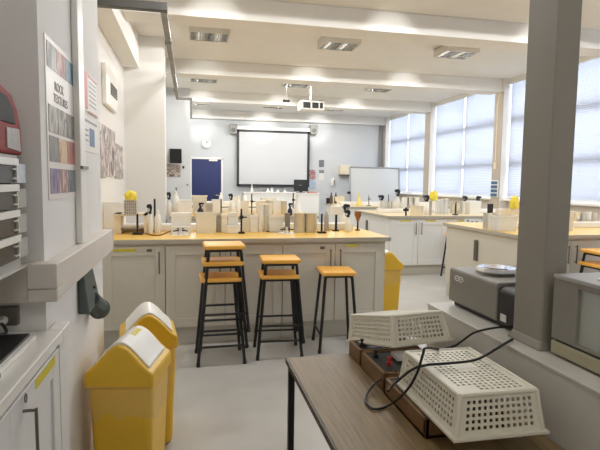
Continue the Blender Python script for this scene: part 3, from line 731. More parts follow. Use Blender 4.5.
carton(227.5, 240.5, 226, 4.42, 'low white box in front of the tall white box', d=.5)
stand(238.5, 245, 209, 4.38, 'dark clamp stand right of the tall white box')
tub(241.5, 250.5, 213.5, 4.7, 'small grey tub behind the dark clamp stand', tubm)
carton(250.5, 258, 215, 4.66, 'small white box left of the two tall cylinders')
jar(258, 264, 205, 4.68, 'tall white cylinder in the middle of the front bench', white, kind='measuring_cylinder', cat='cylinder')
jar(264.3, 269, 205, 4.7, 'tall grey cylinder beside the white one', steel, kind='measuring_cylinder', cat='cylinder')
tub(269.5, 284, 216, 4.58, 'clear tub left of the grey upright case on the front bench', clearp, rim=tubm)
carton(285.8, 290.2, 213, 4.48, 'slim dark grey upright case behind the right gas tap', mat('slim_case', (128, 122, 112), .5))
jar(295, 306.5, 213.5, 4.46, 'steel pot right of the gas tap, left one of the pair', steel, kind='steel_pot', cat='pot')
jar(306.5, 318.5, 213.5, 4.46, 'steel pot right of the gas tap, right one of the pair', steel, kind='steel_pot', cat='pot')
stand(319, 327, 214, 4.30, 'black clamp stand right of the steel pots', clamp=False)
bottle(325, 329.5, 208, 4.7, 'brown grey bottle behind the black stand at the steel pots', greyb, offw)
x, y, w, h = geo(332.5, 341.5, 206, 4.68)
t = thing('bench_lamp', (x, y+.04, .9), 'white box-headed lamp on a dark stem near the right end of the front bench', 'lamp')
m = MB(); m.box(-.03, .03, -.03, .03, 0, .012); m.cyl((.005, 0, .012), (.005, 0, h*.7), .012, n=8); m.build('stem', blackp, t)
m = MB(); m.box(-w/2, w/2, -w/2, w/2, h*.66, h); m.build('head', white, t, bev=.006)
spray(346, 352.5, 210, 4.56, 'white spray bottle with black trigger at the right end of the front bench', face=-1)
spray(343, 350, 204, 5.2, 'spray bottle with navy trigger behind the right end of the front bench', navy)
x, y, w, h = geo(355.5, 362.5, 212, 4.78)
t = thing('funnel_stand', (x, y+.03, .9), 'brown wooden funnel on a dark stem at the right end of the front bench', 'funnel')
m = MB(); m.lathe([(.025, 0), (.025, .01), (.009, .015), (.008, h*.55)]); m.build('stem', blackp, t)
m = MB(); m.lathe([(.012, h*.5), (w*.28, h*.66), (w*.46, h*.8), (w*.48, h), (w*.42, h*.98)]); m.build('bowl', brownm, t, smooth=True)
m = MB(); m.tube([onZ(143, 232, .906), onZ(150, 234.6, .906), onZ(160, 235, .906), onZ(169, 231.5, .906), onZ(174, 230.2, .912)], .006); tag(m.build('trailing_lead', cordb), 'brown cord lying on the left part of the front bench', 'cord')
m = MB(); m.tube([onZ(243, 230, .905), onZ(256, 229.6, .905), onZ(268, 231.5, .905), onZ(279, 230.6, .905)], .005); tag(m.build('trailing_lead', cordm), 'black cord lying before the clear tub on the front bench', 'cord')
# --- front bench, rear half
tub(178, 192, 203, 5.35, 'low white tray on the far half of the front bench at left', white, d=.6)
carton(206, 212.5, 203, 5.35, 'grey box on the far half of the front bench, above the cream tub', greyb)
carton(260, 272, 204, 5.3, 'cream box on the far half of the front bench behind the cylinders', offw)
# --- second left bench
spray(166.5, 172, 192, 7.25, 'spray bottle farthest left on the second bench', face=-1)
bottle(172.5, 179, 189.5, 7.3, 'tall white bottle at the left end of the second bench')
stand(174, 178.5, 187.5, 7.62, 'thin dark clamp stand at the left end of the second bench', clamp=False)
carton(179, 192, 200, 7.15, 'white carton near the left end of the second bench')
tub(192.5, 207, 195.5, 7.3, 'grey open tub on the second bench under the blue door', tubm, rim=offw, fill=greyb)
spray(197.5, 203.5, 202.5, 7.02, 'navy spray bottle in front of the grey tub under the blue door', navy, navy)
tub(212.5, 222, 199.5, 7.25, 'white tub on the second bench right of the blue door', white)
stand(213.5, 217, 194, 7.55, 'thin dark clamp stand behind the white tub of the second bench')
stand(219, 223.5, 199, 7.02, 'black clamp stand at the right of the white tub on the second bench', clamp=False)
spray(229, 234, 193.5, 7.6, 'spray bottle with black trigger left of the screen on the second bench', face=-1)
bottle(230.5, 235.5, 200, 7.15, 'short white bottle on the second bench below the screen corner')
bottle(236, 241, 195, 7.2, 'taller white bottle on the second bench below the screen corner')
stand(249.5, 254.5, 194, 7.1, 'dark clamp stand in the middle of the second bench')
tub(241.5, 249, 201, 7.3, 'pale tub left of the middle clamp stand on the second bench', tubm)
carton(257, 266, 201, 7.3, 'cream box in the middle of the second bench', offw)
jar(266.5, 272, 200.5, 7.2, 'grey tin beside the cream box on the second bench', steel, kind='steel_tin', cat='tin')
tub(273, 281, 200.5, 7.25, 'white tub left of the navy bottle on the second bench', white)
jar(281.5, 287.5, 201, 7.2, 'grey steel tin left of the navy bottle on the second bench', steel, kind='steel_tin', cat='tin')
spray(288, 293, 203, 7.02, 'navy spray bottle at the right part of the second bench', navy, navy)
flask(293.5, 303.5, 195, 7.1, 'white conical flask with yellow base at the right end of the second bench', body=white, liq=yelliq)
stand(291.5, 295.5, 193, 7.7, 'dark clamp stand behind the conical flask of the second bench')
# --- third left bench and desk
bottle(219, 223, 192, 10.0, 'small white bottle on the third bench at the blue door edge')
bottle(243, 247, 192.5, 10.0, 'small white bottle on the third bench below the screen')
tub(232, 241, 196, 9.9, 'pale tub on the third bench left of the screen', tubm)
tub(262, 276, 198, 9.9, 'wide pale tub on the third bench below the screen', tubm)
for xa, yt, lb in ((250, 184.5, 'tallest conical flask, leftmost on the white desk'), (266, 188, 'conical flask second from left on the white desk'), (270, 187.5, 'conical flask third from left on the white desk'), (276, 189.5, 'short conical flask fourth from left on the white desk'), (283, 189.5, 'short conical flask nearest the computer monitor')):
    flask(xa, xa+4, yt, 12.35, lb, 1.11, white)
# --- far right bench
bottle(330, 333, 192, 10.85, 'amber bottle on the far right bench, left one of two', amber, blackp)
bottle(334.5, 337.5, 192, 11.05, 'amber bottle on the far right bench, right one of two', amber, blackp)
tub(335, 344.5, 196.5, 11.05, 'yellow cream tub on the far right bench', offw)
carton(326.5, 330, 198, 11.0, 'small dark box at the left end of the far right bench', blackp)
flask(356.5, 363, 193, 9.95, 'yellowish conical flask on the far right bench before the whiteboard', body=yelliq)
stand(367.5, 371, 195.5, 9.9, 'grey clamp stand on the far right bench', mm=hand)
# --- middle right bench
spray(379.5, 386, 195, 8.0, 'spray bottle at the aisle end of the middle right bench', navy, face=-1)
for k, (xa, xb, yt) in enumerate(((381, 384.3, 201), (385, 388, 201.5), (388.3, 391.2, 202), (391.5, 394.8, 200.5))):
    jar(xa, xb, yt, 7.8, 'slim steel tin at the aisle end of the middle right bench, ' + ('first', 'second', 'third', 'fourth')[k] + ' from the left', steel, kind='steel_tin', cat='tin')
stand(387, 391, 194.5, 8.1, 'thin clamp stand behind the slim steel tins', mm=hand, clamp=False)
spray(396, 401.5, 189, 8.15, 'spray bottle at the back of the middle right bench before the far window', face=-1)
for k, xa in enumerate((402.5, 408.5, 414.5)):
    jar(xa, xa+5.4, 197.5, 7.9, ('left', 'middle', 'right')[k] + ' one of three bright beakers on the middle right bench', white if k != 1 else chrome)
jar(413.5, 426, 206, 7.0, 'shallow cream bowl at the front of the middle right bench', offw, kind='shallow_bowl', cat='bowl')
x, y, w, h = geo(403.5, 408.5, 207.5, 6.99)
t = thing('stop_cock', (x, y, .9), 'small black tap at the front of the middle right bench', 'tap')
m = MB(); m.cyl((0, 0, 0), (0, 0, h), .014, n=8); m.build('column', blackp, t); m = MB(); m.box(-w/2, w/2, -.012, .012, h*.55, h*.85); m.build('lever', blackp, t)
spray(425, 431.5, 195, 7.2, 'spray bottle right of the shallow bowl on the middle right bench', navy, face=-1)
jar(429.8, 432.3, 201, 7.05, 'dark slim tin beside the spray bottle right of the bowl', greyb, kind='steel_tin', cat='tin')
for k, xa in enumerate((436, 440.5, 445)):
    jar(xa, xa+4, 200.5-k*.6, 7.35, ('left', 'middle', 'right')[k] + ' one of three glass jars right of the yellow bag', jarm, kind='glass_jar', cat='jar', lid=offw)
for k, xa in enumerate((451.5, 456.8, 462.5)):
    jar(xa, xa+4.6, 201.5, 7.4, ('left', 'middle', 'right')[k] + ' one of three bright beakers below the middle window', chrome if k < 2 else white)
stand(454.5, 458.5, 203.5, 7.05, 'small black clamp stand before the bright beakers below the middle window', clamp=False)
carton(470, 481, 201, 7.3, 'white instrument box between two black-headed bottles', white)
spray(464, 469, 196, 7.75, 'spray bottle left of the white instrument box', face=-1)
spray(476.5, 481.5, 196, 7.75, 'spray bottle right behind the white instrument box')
# --- near right bench
jar(484.8, 488.5, 213, 4.85, 'steel tin left of the narrow white box on the near right bench', steel, kind='steel_tin', cat='tin')
carton(488.5, 493, 213.5, 4.84, 'narrow white box between two steel tins')
jar(493.3, 498, 213, 4.82, 'steel tin right of the narrow white box on the near right bench', steel, kind='steel_tin', cat='tin')
tub(498.5, 518, 215.5, 4.6, 'wide cream tub on the near right bench left of the grey post', clearp, rim=tubm, d=.6)
x, y, w, h = geo(488, 495.5, 204, 5.5)
t = thing('test_meter', (x, y+.05, .9), 'black upright meter with a flat base on the near right bench', 'meter')
m = MB(); m.box(-w/2, w/2, -.05, .05, 0, .02); m.build('base', blackp, t); m = MB(); m.prism([(-.01, .02), (.03, .02), (.035, h), (-.015, h)], 'y', -.025, .025); m.build('body', blackp, t)
carton(499, 508, 209, 5.45, 'low white box behind the wide cream tub', card, d=.5)
jar(568.5, 576.5, 213, 4.55, 'white paper roll on the near right bench right of the grey post', card, kind='paper_roll', cat='paper roll', lid=offw)
for k, xa in enumerate((577.5, 583, 588.5, 594)):
    jar(xa, xa+4.6, 212+.8*(k % 2), 5.1, 'bright beaker right of the paper roll, ' + ('first', 'second', 'third', 'fourth')[k] + ' from the left', (chrome, steel, white, steel)[k])
# pillar: leaflet rack and conduit
t = thing('leaflet_rack', (5.34, 8.08, 1.2), 'blue leaflet rack fixed to the beige pillar between the windows', 'leaflet rack'); o = (5.34, 8.08, 1.2)
m = MB(); m.box(5.315, 5.34, 8.0, 8.2, 1.16, 1.46); m.build('backboard', white, t, o)
for k in range(4): m = MB(); m.box(5.305, 5.316, 8.01, 8.19, 1.17+k*.072, 1.222+k*.072); m.build('leaflet', blueprint, t, o)
m = MB(); m.tube([(5.33, 8.05, ZB), (5.33, 8.12, 2.8), (5.33, 8.12, 1.8)], .012); m.box(5.315, 5.34, 8.09, 8.15, 1.66, 1.78)
tag(m.build('pillar_cable', offw), 'cream cable and switch box running down the beige pillar', 'cable')

# ------------------------------------------------------------------ stools
def make_stool():
    t = thing('lab_stool', (0, 0, 0), '', 'stool', 'orange-seated black lab stools')
    H = .66
    m = MB(); m.box(-.153, .153, -.142, .142, H-.034, H)
    ob = m.build('seat', ply, t); ob.modifiers.new('b', 'BEVEL').width = .013; ob.modifiers['b'].segments = 3
    tops = {}
    for sx in (-1, 1):
        for sy in (-1, 1):
            a = Vector((sx*.098, sy*.095, H-.042)); b = Vector((sx*.122, sy*.112, H-.07)); c = Vector((sx*.174, sy*.158, 0))
            m = MB(); m.tube([a, a.lerp(b, .5)+Vector((sx*.006, 0, .007)), b, b.lerp(c, .5), c+Vector((0, 0, .012))], .0125, 8, smooth=3)
            lg = m.build('leg', black, t, smooth=True)
            m = MB(); m.cyl(c, c+Vector((-sx*.001, -sy*.001, .03)), .0145, n=8); m.build('foot_cap', blackp, lg)
            tops[sx, sy] = b.lerp(c, .76)
    for p, q in (((-1,-1),(1,-1)), ((-1,1),(1,1))):
        m = MB(); m.cyl(tops[p], tops[q], .009, n=8); m.build('rail', black, t)
    m = MB()
    for s in (-1, 1): m.box(-.11, .11, s*.10-.011, s*.10+.011, H-.054, H-.0345); m.box(s*.10-.011, s*.10+.011, -.10, .10, H-.054, H-.0345)
    m.build('under_frame', black, t)
    return t
proto = make_stool(); used = False
def place_stool(x, y, z, rz, label):
    global used
    s = copy_tree(proto) if used else proto
    used = True
    s.location = (x, y, z); s.rotation_euler = (0, 0, rz); s['label'] = label
S = 'black steel stool with orange plywood seat, '
place_stool(.217, 3.875, 0, .03, S+'bottom of the tall stack of three')
place_stool(.232, 3.872, .122, .03, S+'middle of the tall stack of three')
place_stool(.245, 3.869, .246, .03, S+'top of the tall stack of three')
place_stool(.682, 3.925, 0, -.05, S+'lower of the stack of two in the middle')
place_stool(.692, 3.922, .122, -.05, S+'upper of the stack of two in the middle')
place_stool(1.185, 4.0, 0, PI/2-.09, 'black steel stool with orange seat, standing alone before the right end of the front bench')
q = onY(590, 250, 3.9)
place_stool(3.79, 3.98, 0, 0, S+'lower of the pair before the near right bench')
place_stool(3.80, 3.977, .122, 0, S+'upper of the pair before the near right bench')
place_stool(3.83, 6.68, 0, PI/2, S+'half hidden behind the near right bench')

# ------------------------------------------------------------------ yellow bins
def bin_(x, y, rz, label, liner_side):
    t = thing('swing_bin', (x, y, 0), label, 'bin', 'yellow swing-lid bins', rz)
    W, D = .285, .30; e = .588; pk = .703
    m = MB(); m.frustum(0, 0, 0, .535, W*.80, D*.80, W*.95, D*.95); m.build('body', yel, t, bev=.03, seg=4, smooth=False)
    def lz(u): return e + (pk-e)*((math.cos(u*PI)*.5+.5)*.72 + .28*(1-u*u))
    # hump lid: skirt and gable profile swept along the ridge
    prof = [(-W/2, .525), (W/2, .525), (W/2, e-.01)]
    n = 14
    for i in range(n+1):
        u = 1-2*i/n     # +1..-1
        z = lz(u)
        prof.append((u*W/2*.985, z))
    prof.append((-W/2, e-.01))
    m = MB(); m.prism(prof, 'y', -D/2, D/2); m.build('lid', yel, t, bev=.016, seg=4)
    # white swing flap bent over the ridge
    us = [.84-1.62*i/18 for i in range(19)]
    m = MB()
    top = [(u*W/2, lz(u)+.010) for u in us]; bot = [(u*W/2, lz(u)-.004) for u in us][::-1]
    m.prism(top+bot, 'y', -D/2+.028, D/2-.028); fl = m.build('flap', white, t, bev=.004)
    if rz < 0:
        m = MB(); m.prism([(.026, lz(.18)+.0115), (.006, lz(.04)+.0115), (.006, lz(.04)+.007), (.026, lz(.18)+.007)], 'y', -.01, .08); m.build('flap_label', ylab, fl)
    # clear liner hanging out under the lid
    m = MB(); rr = random.Random(int(x*1000)); N = 44; rings = []
    for j, z in enumerate((.535, .51, .49, .465, .445, .42)):
        ring = []
        for i in range(N):
            a = 2*PI*i/N; c, s_ = math.cos(a), math.sin(a)
            k = 1/max(abs(c)/(W*.5), abs(s_)/(D*.5))
            pr = k*(.985-.05*j/5)+.004 + ((.004+.010*j/5)*rr.random() if j else 0)
            if liner_side: pr += .055*max(0, math.cos(a-liner_side))**4*math.sin(PI*j/5+.2)*1.0
            hang = z - .0
            if j == 5: hang -= .05*rr.random()
            ring.append(m.b.verts.new((c*pr, s_*pr, hang)))
        rings.append(ring)
    for a, b in zip(rings, rings[1:]):
        for i in range(N): m._f([a[i], a[(i+1)%N], b[(i+1)%N], b[i]], 0)
    m.build('liner', linerm, t, smooth=False)
bin_(-.262, 2.255, -.21, 'yellow swing bin with white flap nearest the camera', 0)
bin_(-.225, 2.72, .11, 'yellow swing bin with white flap behind the nearest one, clear liner bulging out', -.3)
bin_(1.91, 4.74, .0, 'yellow swing bin at the right end of the front bench', 0)

# ------------------------------------------------------------------ table, instruments, baskets
t = thing('wooden_table', (.62, 1.1, 0), 'brown wood-grain laminate table in the foreground with black legs', 'table'); o = (.62, 1.1, 0)
m = MB(); m.box(.342, .886, .35, 1.757, .722, .74); m.build('tabletop', walnut, t, o, bev=.002)
m = MB(); m.box(.336, .342, .35, 1.76, .72, .739); m.box(.336, .886, 1.757, 1.762, .72, .739); m.build('edging', walnutedge, t, o)
m = MB(); m.box(.37, .86, 1.70, 1.725, .685, .72); m.box(.37, .86, .40, .425, .685, .72); m.box(.365, .39, .4, 1.725, .685, .72); m.box(.845, .87, .4, 1.725, .685, .72); m.build('under_frame', black, t, o)
for x in (.356, .85):
    for y in (.42, 1.715):
        m = MB(); m.box(x-.018, x+.004, y-.012, y+.012, 0, .722); m.build('leg', black, t, o, bev=.003)
def case(x0, x1, y0, y1, h, label, rz=0, knobs=()):
    t = thing('instrument_case', ((x0+x1)/2, (y0+y1)/2, .74), label, 'instrument', 'wooden instrument cases on the table', rz)
    w = x1-x0; d = y1-y0
    m = MB(); m.box(-w/2, w/2, -d/2, -d/2+.012, 0, h); m.box(-w/2, w/2, d/2-.012, d/2, 0, h); m.box(-w/2, -w/2+.012, -d/2, d/2, 0, h); m.box(w/2-.012, w/2, -d/2, d/2, 0, h); m.box(-w/2, w/2, -d/2, d/2, 0, .01); m.build('wooden_case', casewood, t, bev=.002)
    m = MB(); m.box(-w/2+.012, w/2-.012, -d/2+.012, d/2-.012, h-.012, h-.003); m.build('black_panel', mat('panel_black', (34, 36, 38), .4), t)
    for kx, ky, mm in knobs:
        m = MB(); m.lathe([(.009, h-.003), (.009, h+.005), (.004, h+.006), (.004, h+.014), (.007, h+.016), (.007, h+.021)], (kx, ky, 0), 12); m.build('terminal', mm, t, smooth=True)
redterm = mat('red_terminal', (190, 40, 36), .4)
case(.572, .80, 1.118, 1.395, .052, 'wooden instrument case under the nearer basket, closest to the camera', 0, ((-.085, .09, blackp), (-.085, .02, blackp), (-.085, -.06, blackp)))
case(.575, .80, 1.41, 1.615, .058, 'wooden instrument case with red terminal between the two baskets', .02, ((-.06, -.02, redterm), (-.08, .05, blackp)))
case(.575, .80, 1.63, 1.75, .056, 'wooden instrument case at the far end of the table under the tilted basket', .02, ((-.085, 0, blackp),))
tag(b1(.66, .76, 1.50, 1.56, .799, .812).build('paper_label', paperm, None, (.71, 1.53, .799)), 'small pale card on top of the case with the red terminal', 'card')
def basket(loc, rot, label):
    t = thing('perforated_basket', loc, label, 'basket', 'upturned cream perforated baskets'); t.rotation_euler = rot
    a, b, c, d, h = .111, .162, .099, .150, .092     # half rim x,y ; half top x,y ; height
    R_ = [(-a,-b,0),(a,-b,0),(a,b,0),(-a,b,0)]; T = [(-c,-d,h),(c,-d,h),(c,d,h),(-c,d,h)]
    m = MB()
    m.holed([R_[0], R_[1], T[1], T[0]], 12, 5, .08, .10, .58)
    m.holed([R_[1], R_[2], T[2], T[1]], 18, 5, .06, .10, .58)
    m.holed([R_[2], R_[3], T[3], T[2]], 12, 5, .08, .10, .58)
    m.holed([R_[3], R_[0], T[0], T[3]], 18, 5, .06, .10, .58)
    m.build('perforated_sides', basketm, t, solid=.0035)
    m = MB()
    m.holed([T[0], T[1], T[2], T[3]], 11, 18, .09, .06, .58, blank=lambda i, j: (4 <= i <= 7 and 8 <= j <= 11) or (j < 2 and i < 3))
    m.build('perforated_top', basketm, t, solid=.0035)
    # rounded corner posts and top edge roll
    m = MB()
    for i in range(4):
        m.cyl(R_[i], T[i], .0065, n=10); m.cyl(T[i], T[(i+1)%4], .0055, n=10)
    m.build('edge_roll', basketm, t, smooth=True)
    m = MB(); q = .012
    o_ = [(-a-q,-b-q),(a+q,-b-q),(a+q,b+q),(-a-q,b+q)]; i_ = [(-a,-b),(a,-b),(a,b),(-a,b)]
    for k in range(4):
        k2 = (k+1)%4
        m.hexa([(*o_[k],-.006),(*o_[k2],-.006),(*i_[k2],-.006),(*i_[k],-.006)], [(*o_[k],.0),(*o_[k2],.0),(*i_[k2],.0),(*i_[k],.0)])
    m.build('rim_flange', basketm, t)
basket((.703, 1.163, .803), (0, 0, -.012), 'upturned cream perforated basket nearer the camera, crossed by a black cord')
from mathutils import Euler
_e = Euler((-.236, 0, .16)); _c = _e.to_matrix() @ Vector((-.123, -.174, -.006))
basket(Vector((.642, 1.5, .845))-_c, _e, 'upturned cream perforated basket farther from the camera, tilted')

# balance / instrument on the ledge
t = thing('laboratory_balance', (1.13, 1.54, .92), 'dark grey laboratory balance with a chrome pan on the ledge', 'balance'); o = (1.13, 1.54, .92)
m = MB(); m.box(.985, 1.30, 1.35, 1.73, .92, .937); m.build('black_base', blackp, t, o, bev=.004)
m = MB(); m.prism([(.97, .937), (1.31, .937), (1.31, 1.062), (.976, 1.062), (.97, 1.056)], 'y', 1.437, 1.745); m.build('housing', devgrey, t, o, bev=.004, seg=2)
m = MB(); m.prism([(.973, .935), (1.31, .935), (1.31, 1.05), (.985, 1.052), (.973, 1.04)], 'y', 1.337, 1.437); m.build('end_panel', blackp, t, o, bev=.006, seg=3)
m = MB(); m.cyl((1.075, 1.60, 1.060), (1.075, 1.60, 1.072), .068, .072, n=8, twist=PI/8); m.cyl((1.075, 1.60, 1.072), (1.075, 1.60, 1.084), .074, .070, n=8, twist=PI/8); m.cyl((1.075, 1.60, 1.084), (1.075, 1.60, 1.0865), .045, n=24); m.build('pan', chrome, t, o, bev=.002)
# emblem of linked ovals on the front
m = MB()
for dy, s in ((-.016, 1), (.010, 1)):
    pts = [(.9685, 1.675+dy+.016*math.cos(a), 1.03+.009*math.sin(a)) for a in [2*PI*i/14 for i in range(15)]]
    m.tube(pts, .0018, 5, smooth=0)
m.box(.968, .9705, 1.652, 1.70, 1.029, 1.031)
m.build('emblem', white, t, o)
m = MB(); m.box(.971, .9735, 1.385, 1.415, .945, .968); m.build('rating_label', paperm, t, o)
# grey cabinet-like instrument on the right
t = thing('glass_fronted_instrument', (1.1, .8, .92), 'grey box instrument with a glass front window on the ledge right of the post', 'instrument'); o = (1.1, .8, .92)
X0, X1, Y0, Y1 = .958, 1.27, .55, 1.165
m = MB(); m.box(X0, X1, Y0, Y1, .927, .962); m.build('base_panel', devbeige, t, o, bev=.003)
m = MB()
m.box(X0, X0+.02, Y1-.088, Y1, .968, 1.132); m.box(X0, X0+.02, Y0, Y0+.06, .968, 1.132); m.box(X0, X0+.02, Y0+.06, Y1-.088, 1.118, 1.132); m.box(X0, X0+.02, Y0+.06, Y1-.088, .968, .976)
m.box(X0+.02, X1, Y1-.012, Y1, .968, 1.132); m.box(X0+.02, X1, Y0, Y0+.012, .968, 1.132); m.box(X1-.012, X1, Y0, Y1, .968, 1.132)
m.build('housing', devgrey, t, o, bev=.002)
m = MB(); m.box(X0-.002, X1+.002, Y0, Y1+.002, 1.131, 1.143); m.build('top_plate', devlight, t, o, bev=.003)
m = MB(); m.box(X0+.006, X1-.01, Y0+.01, Y1-.01, .962, .968); m.build('gap_strip', blackp, t, o)
m = MB(); m.box(X0+.008, X0+.011, Y0+.06, Y1-.088, .976, 1.118); m.build('glass_window', mixmat('instrument_glass', (225, 228, 220), .55, .05), t, o)
m = MB(); m.box(X0+.10, X0+.105, Y0+.06, Y1-.02, .97, 1.13); m.build('inner_panel', devlight, t, o)
m = MB(); m.lathe([(.02, 1.143), (.02, 1.148), (.008, 1.150)], (X0+.055, 1.05, 0), 16); m.build('top_knob', chrome, t, o)
for y in (Y0+.05, Y1-.05):
    m = MB(); m.cyl((X0+.03, y, .92), (X0+.03, y, .927), .012); m.cyl((X1-.03, y, .92), (X1-.03, y, .927), .012); m.build('foot', blackp, t, o)
# black cords
P3 = lambda x, y, z: onZ(x, y, z)
m = MB(); m.tube([Vector((1.0, 1.343, .945)), P3(497, 327.5, .945), P3(476, 332, .94), P3(464, 339.5, .915), P3(454, 346, .895), P3(440, 349, .895), onX(426, 348, .606), onX(423, 354, .592), onX(417, 373, .574), onX(407, 390, .56), P3(391, 404, .752), P3(375, 409, .7455), P3(366, 402, .7455), P3(368, 392, .75), P3(378, 381, .765), P3(390, 374, .79), P3(397, 371, .80)], .0034)
tag(m.build('power_cord', cordm), 'black cord from the balance looping onto the table top', 'cord')
m = MB(); m.tube([P3(512.5, 339.3, .926), P3(505, 343.5, .926), P3(496, 349, .922), P3(475, 360, .912), P3(445, 363.5, .909), P3(427, 365, .909), P3(413, 369, .893), P3(401, 378, .83), P3(392, 386, .805), P3(388, 391, .80)], .0037)
tag(m.build('power_cord', cordm), 'black cord from the post across the top of the nearer basket', 'cord')

# cords on the floor under the table
m = MB(); m.tube([(.46, 2.05, .006), (.50, 1.86, .006), (.62, 1.70, .006), (.85, 1.66, .006)], .005)
tag(m.build('floor_cord', cordg), 'grey cord lying on the floor below the table', 'cord')
m = MB(); m.tube([(-.43, 1.98, .25), (-.42, 2.05, .18), (-.40, 2.1, .06), (-.36, 2.05, .008)], .006)
tag(m.build('floor_cord', cordm), 'black cord hanging between the left cabinet and the nearest bin', 'cord')

# ------------------------------------------------------------------ left counter
t = thing('counter_top', (-1.0, 1.0, .868), 'white worktop of the counter in the left foreground', 'worktop'); o = (-1.0, 1.0, .868)
m = MB(); m.box(-1.595, -.40, -1.35, 1.695, .868, .90); m.box(-.447, -.40, 1.695, 1.80, .868, .90); m.build('top_board', whitetop, t, o, bev=.003)
t = thing('base_cabinet', (-.8, 1.0, 0), 'white cabinet below the left foreground counter with yellow label', 'cabinet'); o = (-.8, 1.0, 0)
m = MB(); m.box(-1.595, -.432, -1.35, 1.69, .12, .867); m.build('carcass', cabwhite, t, o)
m = MB(); m.box(-1.595, -.48, -1.35, 1.69, 0, .12); m.build('plinth', plinthm, t, o)
m = MB(); m.box(-.447, -.412, 1.695, 1.785, 0, .867); m.build('end_panel', cabwhite, t, o)
def xdoor(y0, y1, z0, z1):
    m = MB(); fw = .07; a, b = -.432, -.412
    m.box(a, b, y0, y0+fw, z0, z1); m.box(a, b, y1-fw, y1, z0, z1); m.box(a, b, y0+fw, y1-fw, z1-fw, z1); m.box(a, b, y0+fw, y1-fw, z0, z0+fw); m.box(a, b-.008, y0+fw, y1-fw, z0+fw, z1-fw); return m
for y0, y1 in ((1.17, 1.685), (.65, 1.165)):
    d = xdoor(y0, y1, .13, .845).build('door', cabwhite, t, o, bev=.002, seg=1)
    hy = y0+.05
    if y0 > 1:
        hy = onX(29, 430, -.40).y
    m = MB(); m.tube([(-.412, hy, .80), (-.385, hy, .80), (-.382, hy, .79), (-.382, hy, .63), (-.385, hy, .62), (-.412, hy, .62)], .0042, 8, smooth=2); m.build('handle', hand, d, o)
ya = onX(36, 385, -.411).y; yb = onX(55, 363, -.411).y
m = MB(); m.box(-.412, -.4105, ya, yb, .812, .838); m.build('yellow_label', ylab, t, o)['label'] = 'yellow label strip'
p = onX(28, 398, -.40)
m = MB(); m.tube([(-.405, p.y+.008*math.cos(a), p.z+.011*math.sin(a)) for a in [2*PI*i/12 for i in range(13)]], .0018, 6, smooth=0); m.build('ring_pull', hand, t, o)
# black hotplate
t = thing('hot_plate', (-.62, 1.42, .9), 'black glass hot plate on the white left counter', 'hot plate'); o = (-.62, 1.42, .9)
m = MB(); m.box(-.85, -.452, 1.10, 1.60, .90, .915); m.build('white_tray', white, t, o, bev=.004)
m = MB(); m.box(-.84, -.468, 1.11, 1.595, .915, .922); m.build('black_plate', mat('black_glass', (20, 20, 22), .35), t, o)
m = MB(); m.box(-.452, -.4485, 1.20, 1.30, .902, .912); m.build('slot', hand, t, o)
# socket and cable behind it
t = thing('wall_socket', (-.55, 1.70, .94), 'grey wall socket with a white plug above the hot plate', 'socket'); o = (-.55, 1.70, .94)
m = MB(); m.box(-.60, -.525, 1.675, 1.70, .925, .985); m.build('back_box', hand, t, o, bev=.004)
m = MB(); m.cyl((-.565, 1.676, .945), (-.555, 1.63, .945), .014, .010, n=10); m.build('plug', white, t, o)
m = MB(); m.tube([(-.555, 1.63, .945), (-.54, 1.61, .94), (-.535, 1.60, .925), (-.56, 1.56, .927), (-.62, 1.50, .926)], .005); m.build('plug_cable', cordm, t, o)

# industrial socket under the trunking
t = thing('industrial_socket', (-.45, 2.4, .85), 'dark grey angled industrial socket below the wall trunking above the bins', 'socket'); o = (-.45, 2.4, .85)
m = MB(); m.hexa([(-.449, 2.15, .83), (-.405, 2.15, .83), (-.405, 2.40, .83), (-.449, 2.40, .83)], [(-.449, 2.15, 1.006), (-.425, 2.15, 1.006), (-.425, 2.34, 1.006), (-.449, 2.34, 1.006)]); m.build('housing', sockm, t, o, bev=.008, seg=3)
m = MB(); m.cyl((-.425, 2.30, .86), (-.405, 2.38, .795), .036, .042, n=20); m.cyl((-.407, 2.372, .801), (-.403, 2.388, .787), .046, n=20); m.build('outlet', sockm, t, o, bev=.004)
m = MB(); m.box(-.412, -.404, 2.28, 2.31, .91, .92); m.build('latch', blackp, t, o)

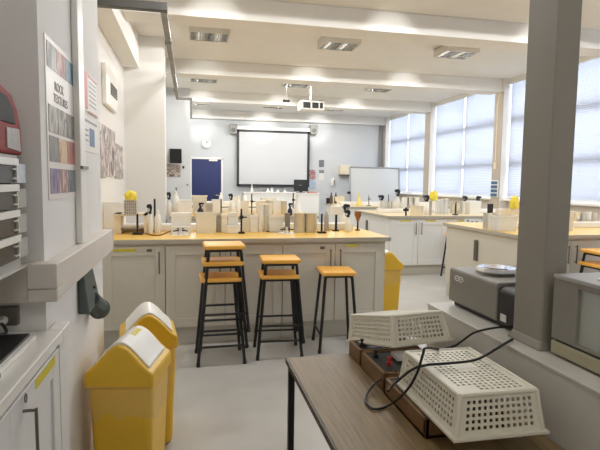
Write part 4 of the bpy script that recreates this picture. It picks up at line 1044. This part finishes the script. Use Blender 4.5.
# drawer tower and red box at far left
RXF = -.482
t = thing('drawer_tower', (-.6, 1.4, 1.12), 'clear-fronted grey drawer tower at the left edge above the counter', 'drawer unit'); o = (-.6, 1.4, 1.12)
m = MB(); m.box(-.85, RXF-.006, 1.05, 1.60, 1.124, 1.15); m.box(-.85, RXF-.006, 1.05, 1.60, 1.425, 1.445); m.box(-.85, -.83, 1.05, 1.60, 1.15, 1.425); m.box(-.85, RXF-.02, 1.585, 1.60, 1.15, 1.425); m.build('shell', devlight, t, o)
zz = [1.145+.072*i for i in range(5)]
for i in range(4):
    z0, z1 = zz[i], zz[i+1]
    m = MB(); m.box(-.82, RXF, 1.06, 1.572, z0+.006, z1-.018); d = m.build('drawer', darkg, t, o)
    m = MB(); m.box(-.84, RXF+.006, 1.05, 1.575, z1-.017, z1+.002); m.build('white_shelf', white, t, o)
    m = MB(); m.box(RXF, RXF+.006, 1.555, 1.560, z0+.008, z1-.02); m.box(RXF, RXF+.006, 1.525, 1.555, z0+.016, z0+.020); m.box(RXF, RXF+.006, 1.525, 1.555, z1-.03, z1-.026); m.build('pull', steel, d, o)
    m = MB(); m.box(RXF-.002, RXF+.001, 1.575, 1.648, z0+.006, z1-.012); m.build('clear_tab', clearp if i < 3 else mat('blue_white_label', (206, 212, 222), .5, noise=.15, nscale=60), d, o)
m = MB(); m.box(-.85, RXF+.004, 1.0, 1.625, 1.119, 1.124); m.build('steel_shelf', steel, t, o)
t = thing('red_casing', (-.6, 1.4, 1.447), 'red plastic casing with a dark window and pale label above the drawer tower', 'casing'); o = (-.6, 1.4, 1.447)
m = MB(); m.prism([(1.05, 1.447), (1.632, 1.447), (1.628, 1.52), (1.60, 1.578), (1.56, 1.612), (1.46, 1.63), (1.05, 1.63)], 'x', -.85, RXF); m.build('shell', red, t, o, bev=.008)
m = MB(); m.prism([(1.10, 1.53), (1.565, 1.53), (1.55, 1.572), (1.50, 1.60), (1.10, 1.61)], 'x', RXF, RXF+.004); m.build('dark_window', mat('smoked_window', (52, 48, 46), .6, spec=.2), t, o)
m = MB(); m.prism([(1.50, 1.462), (1.607, 1.456), (1.60, 1.52), (1.50, 1.516)], 'x', RXF, RXF+.003); m.build('pale_label', mat('pale_label', (170, 164, 160), .5, noise=.15, nscale=80), t, o)

# ------------------------------------------------------------------ light and view
wd = bpy.data.worlds.new('sky'); SC.world = wd; wd.use_nodes = True
bg = wd.node_tree.nodes['Background']; bg.inputs[0].default_value = (.74, .85, 1.0, 1); bg.inputs[1].default_value = 6.6
SC.view_settings.view_transform = 'Standard'; SC.view_settings.look = 'None'; SC.view_settings.gamma = 1
SC.view_settings.use_curve_mapping = False
SC.view_settings.exposure = 0.32
SC.cycles.use_denoising = True
SC.cycles.max_bounces = 10; SC.cycles.diffuse_bounces = 6; SC.cycles.transparent_max_bounces = 16
SC.cycles.sample_clamp_indirect = 6
SC.cycles.caustics_reflective = False; SC.cycles.caustics_refractive = False
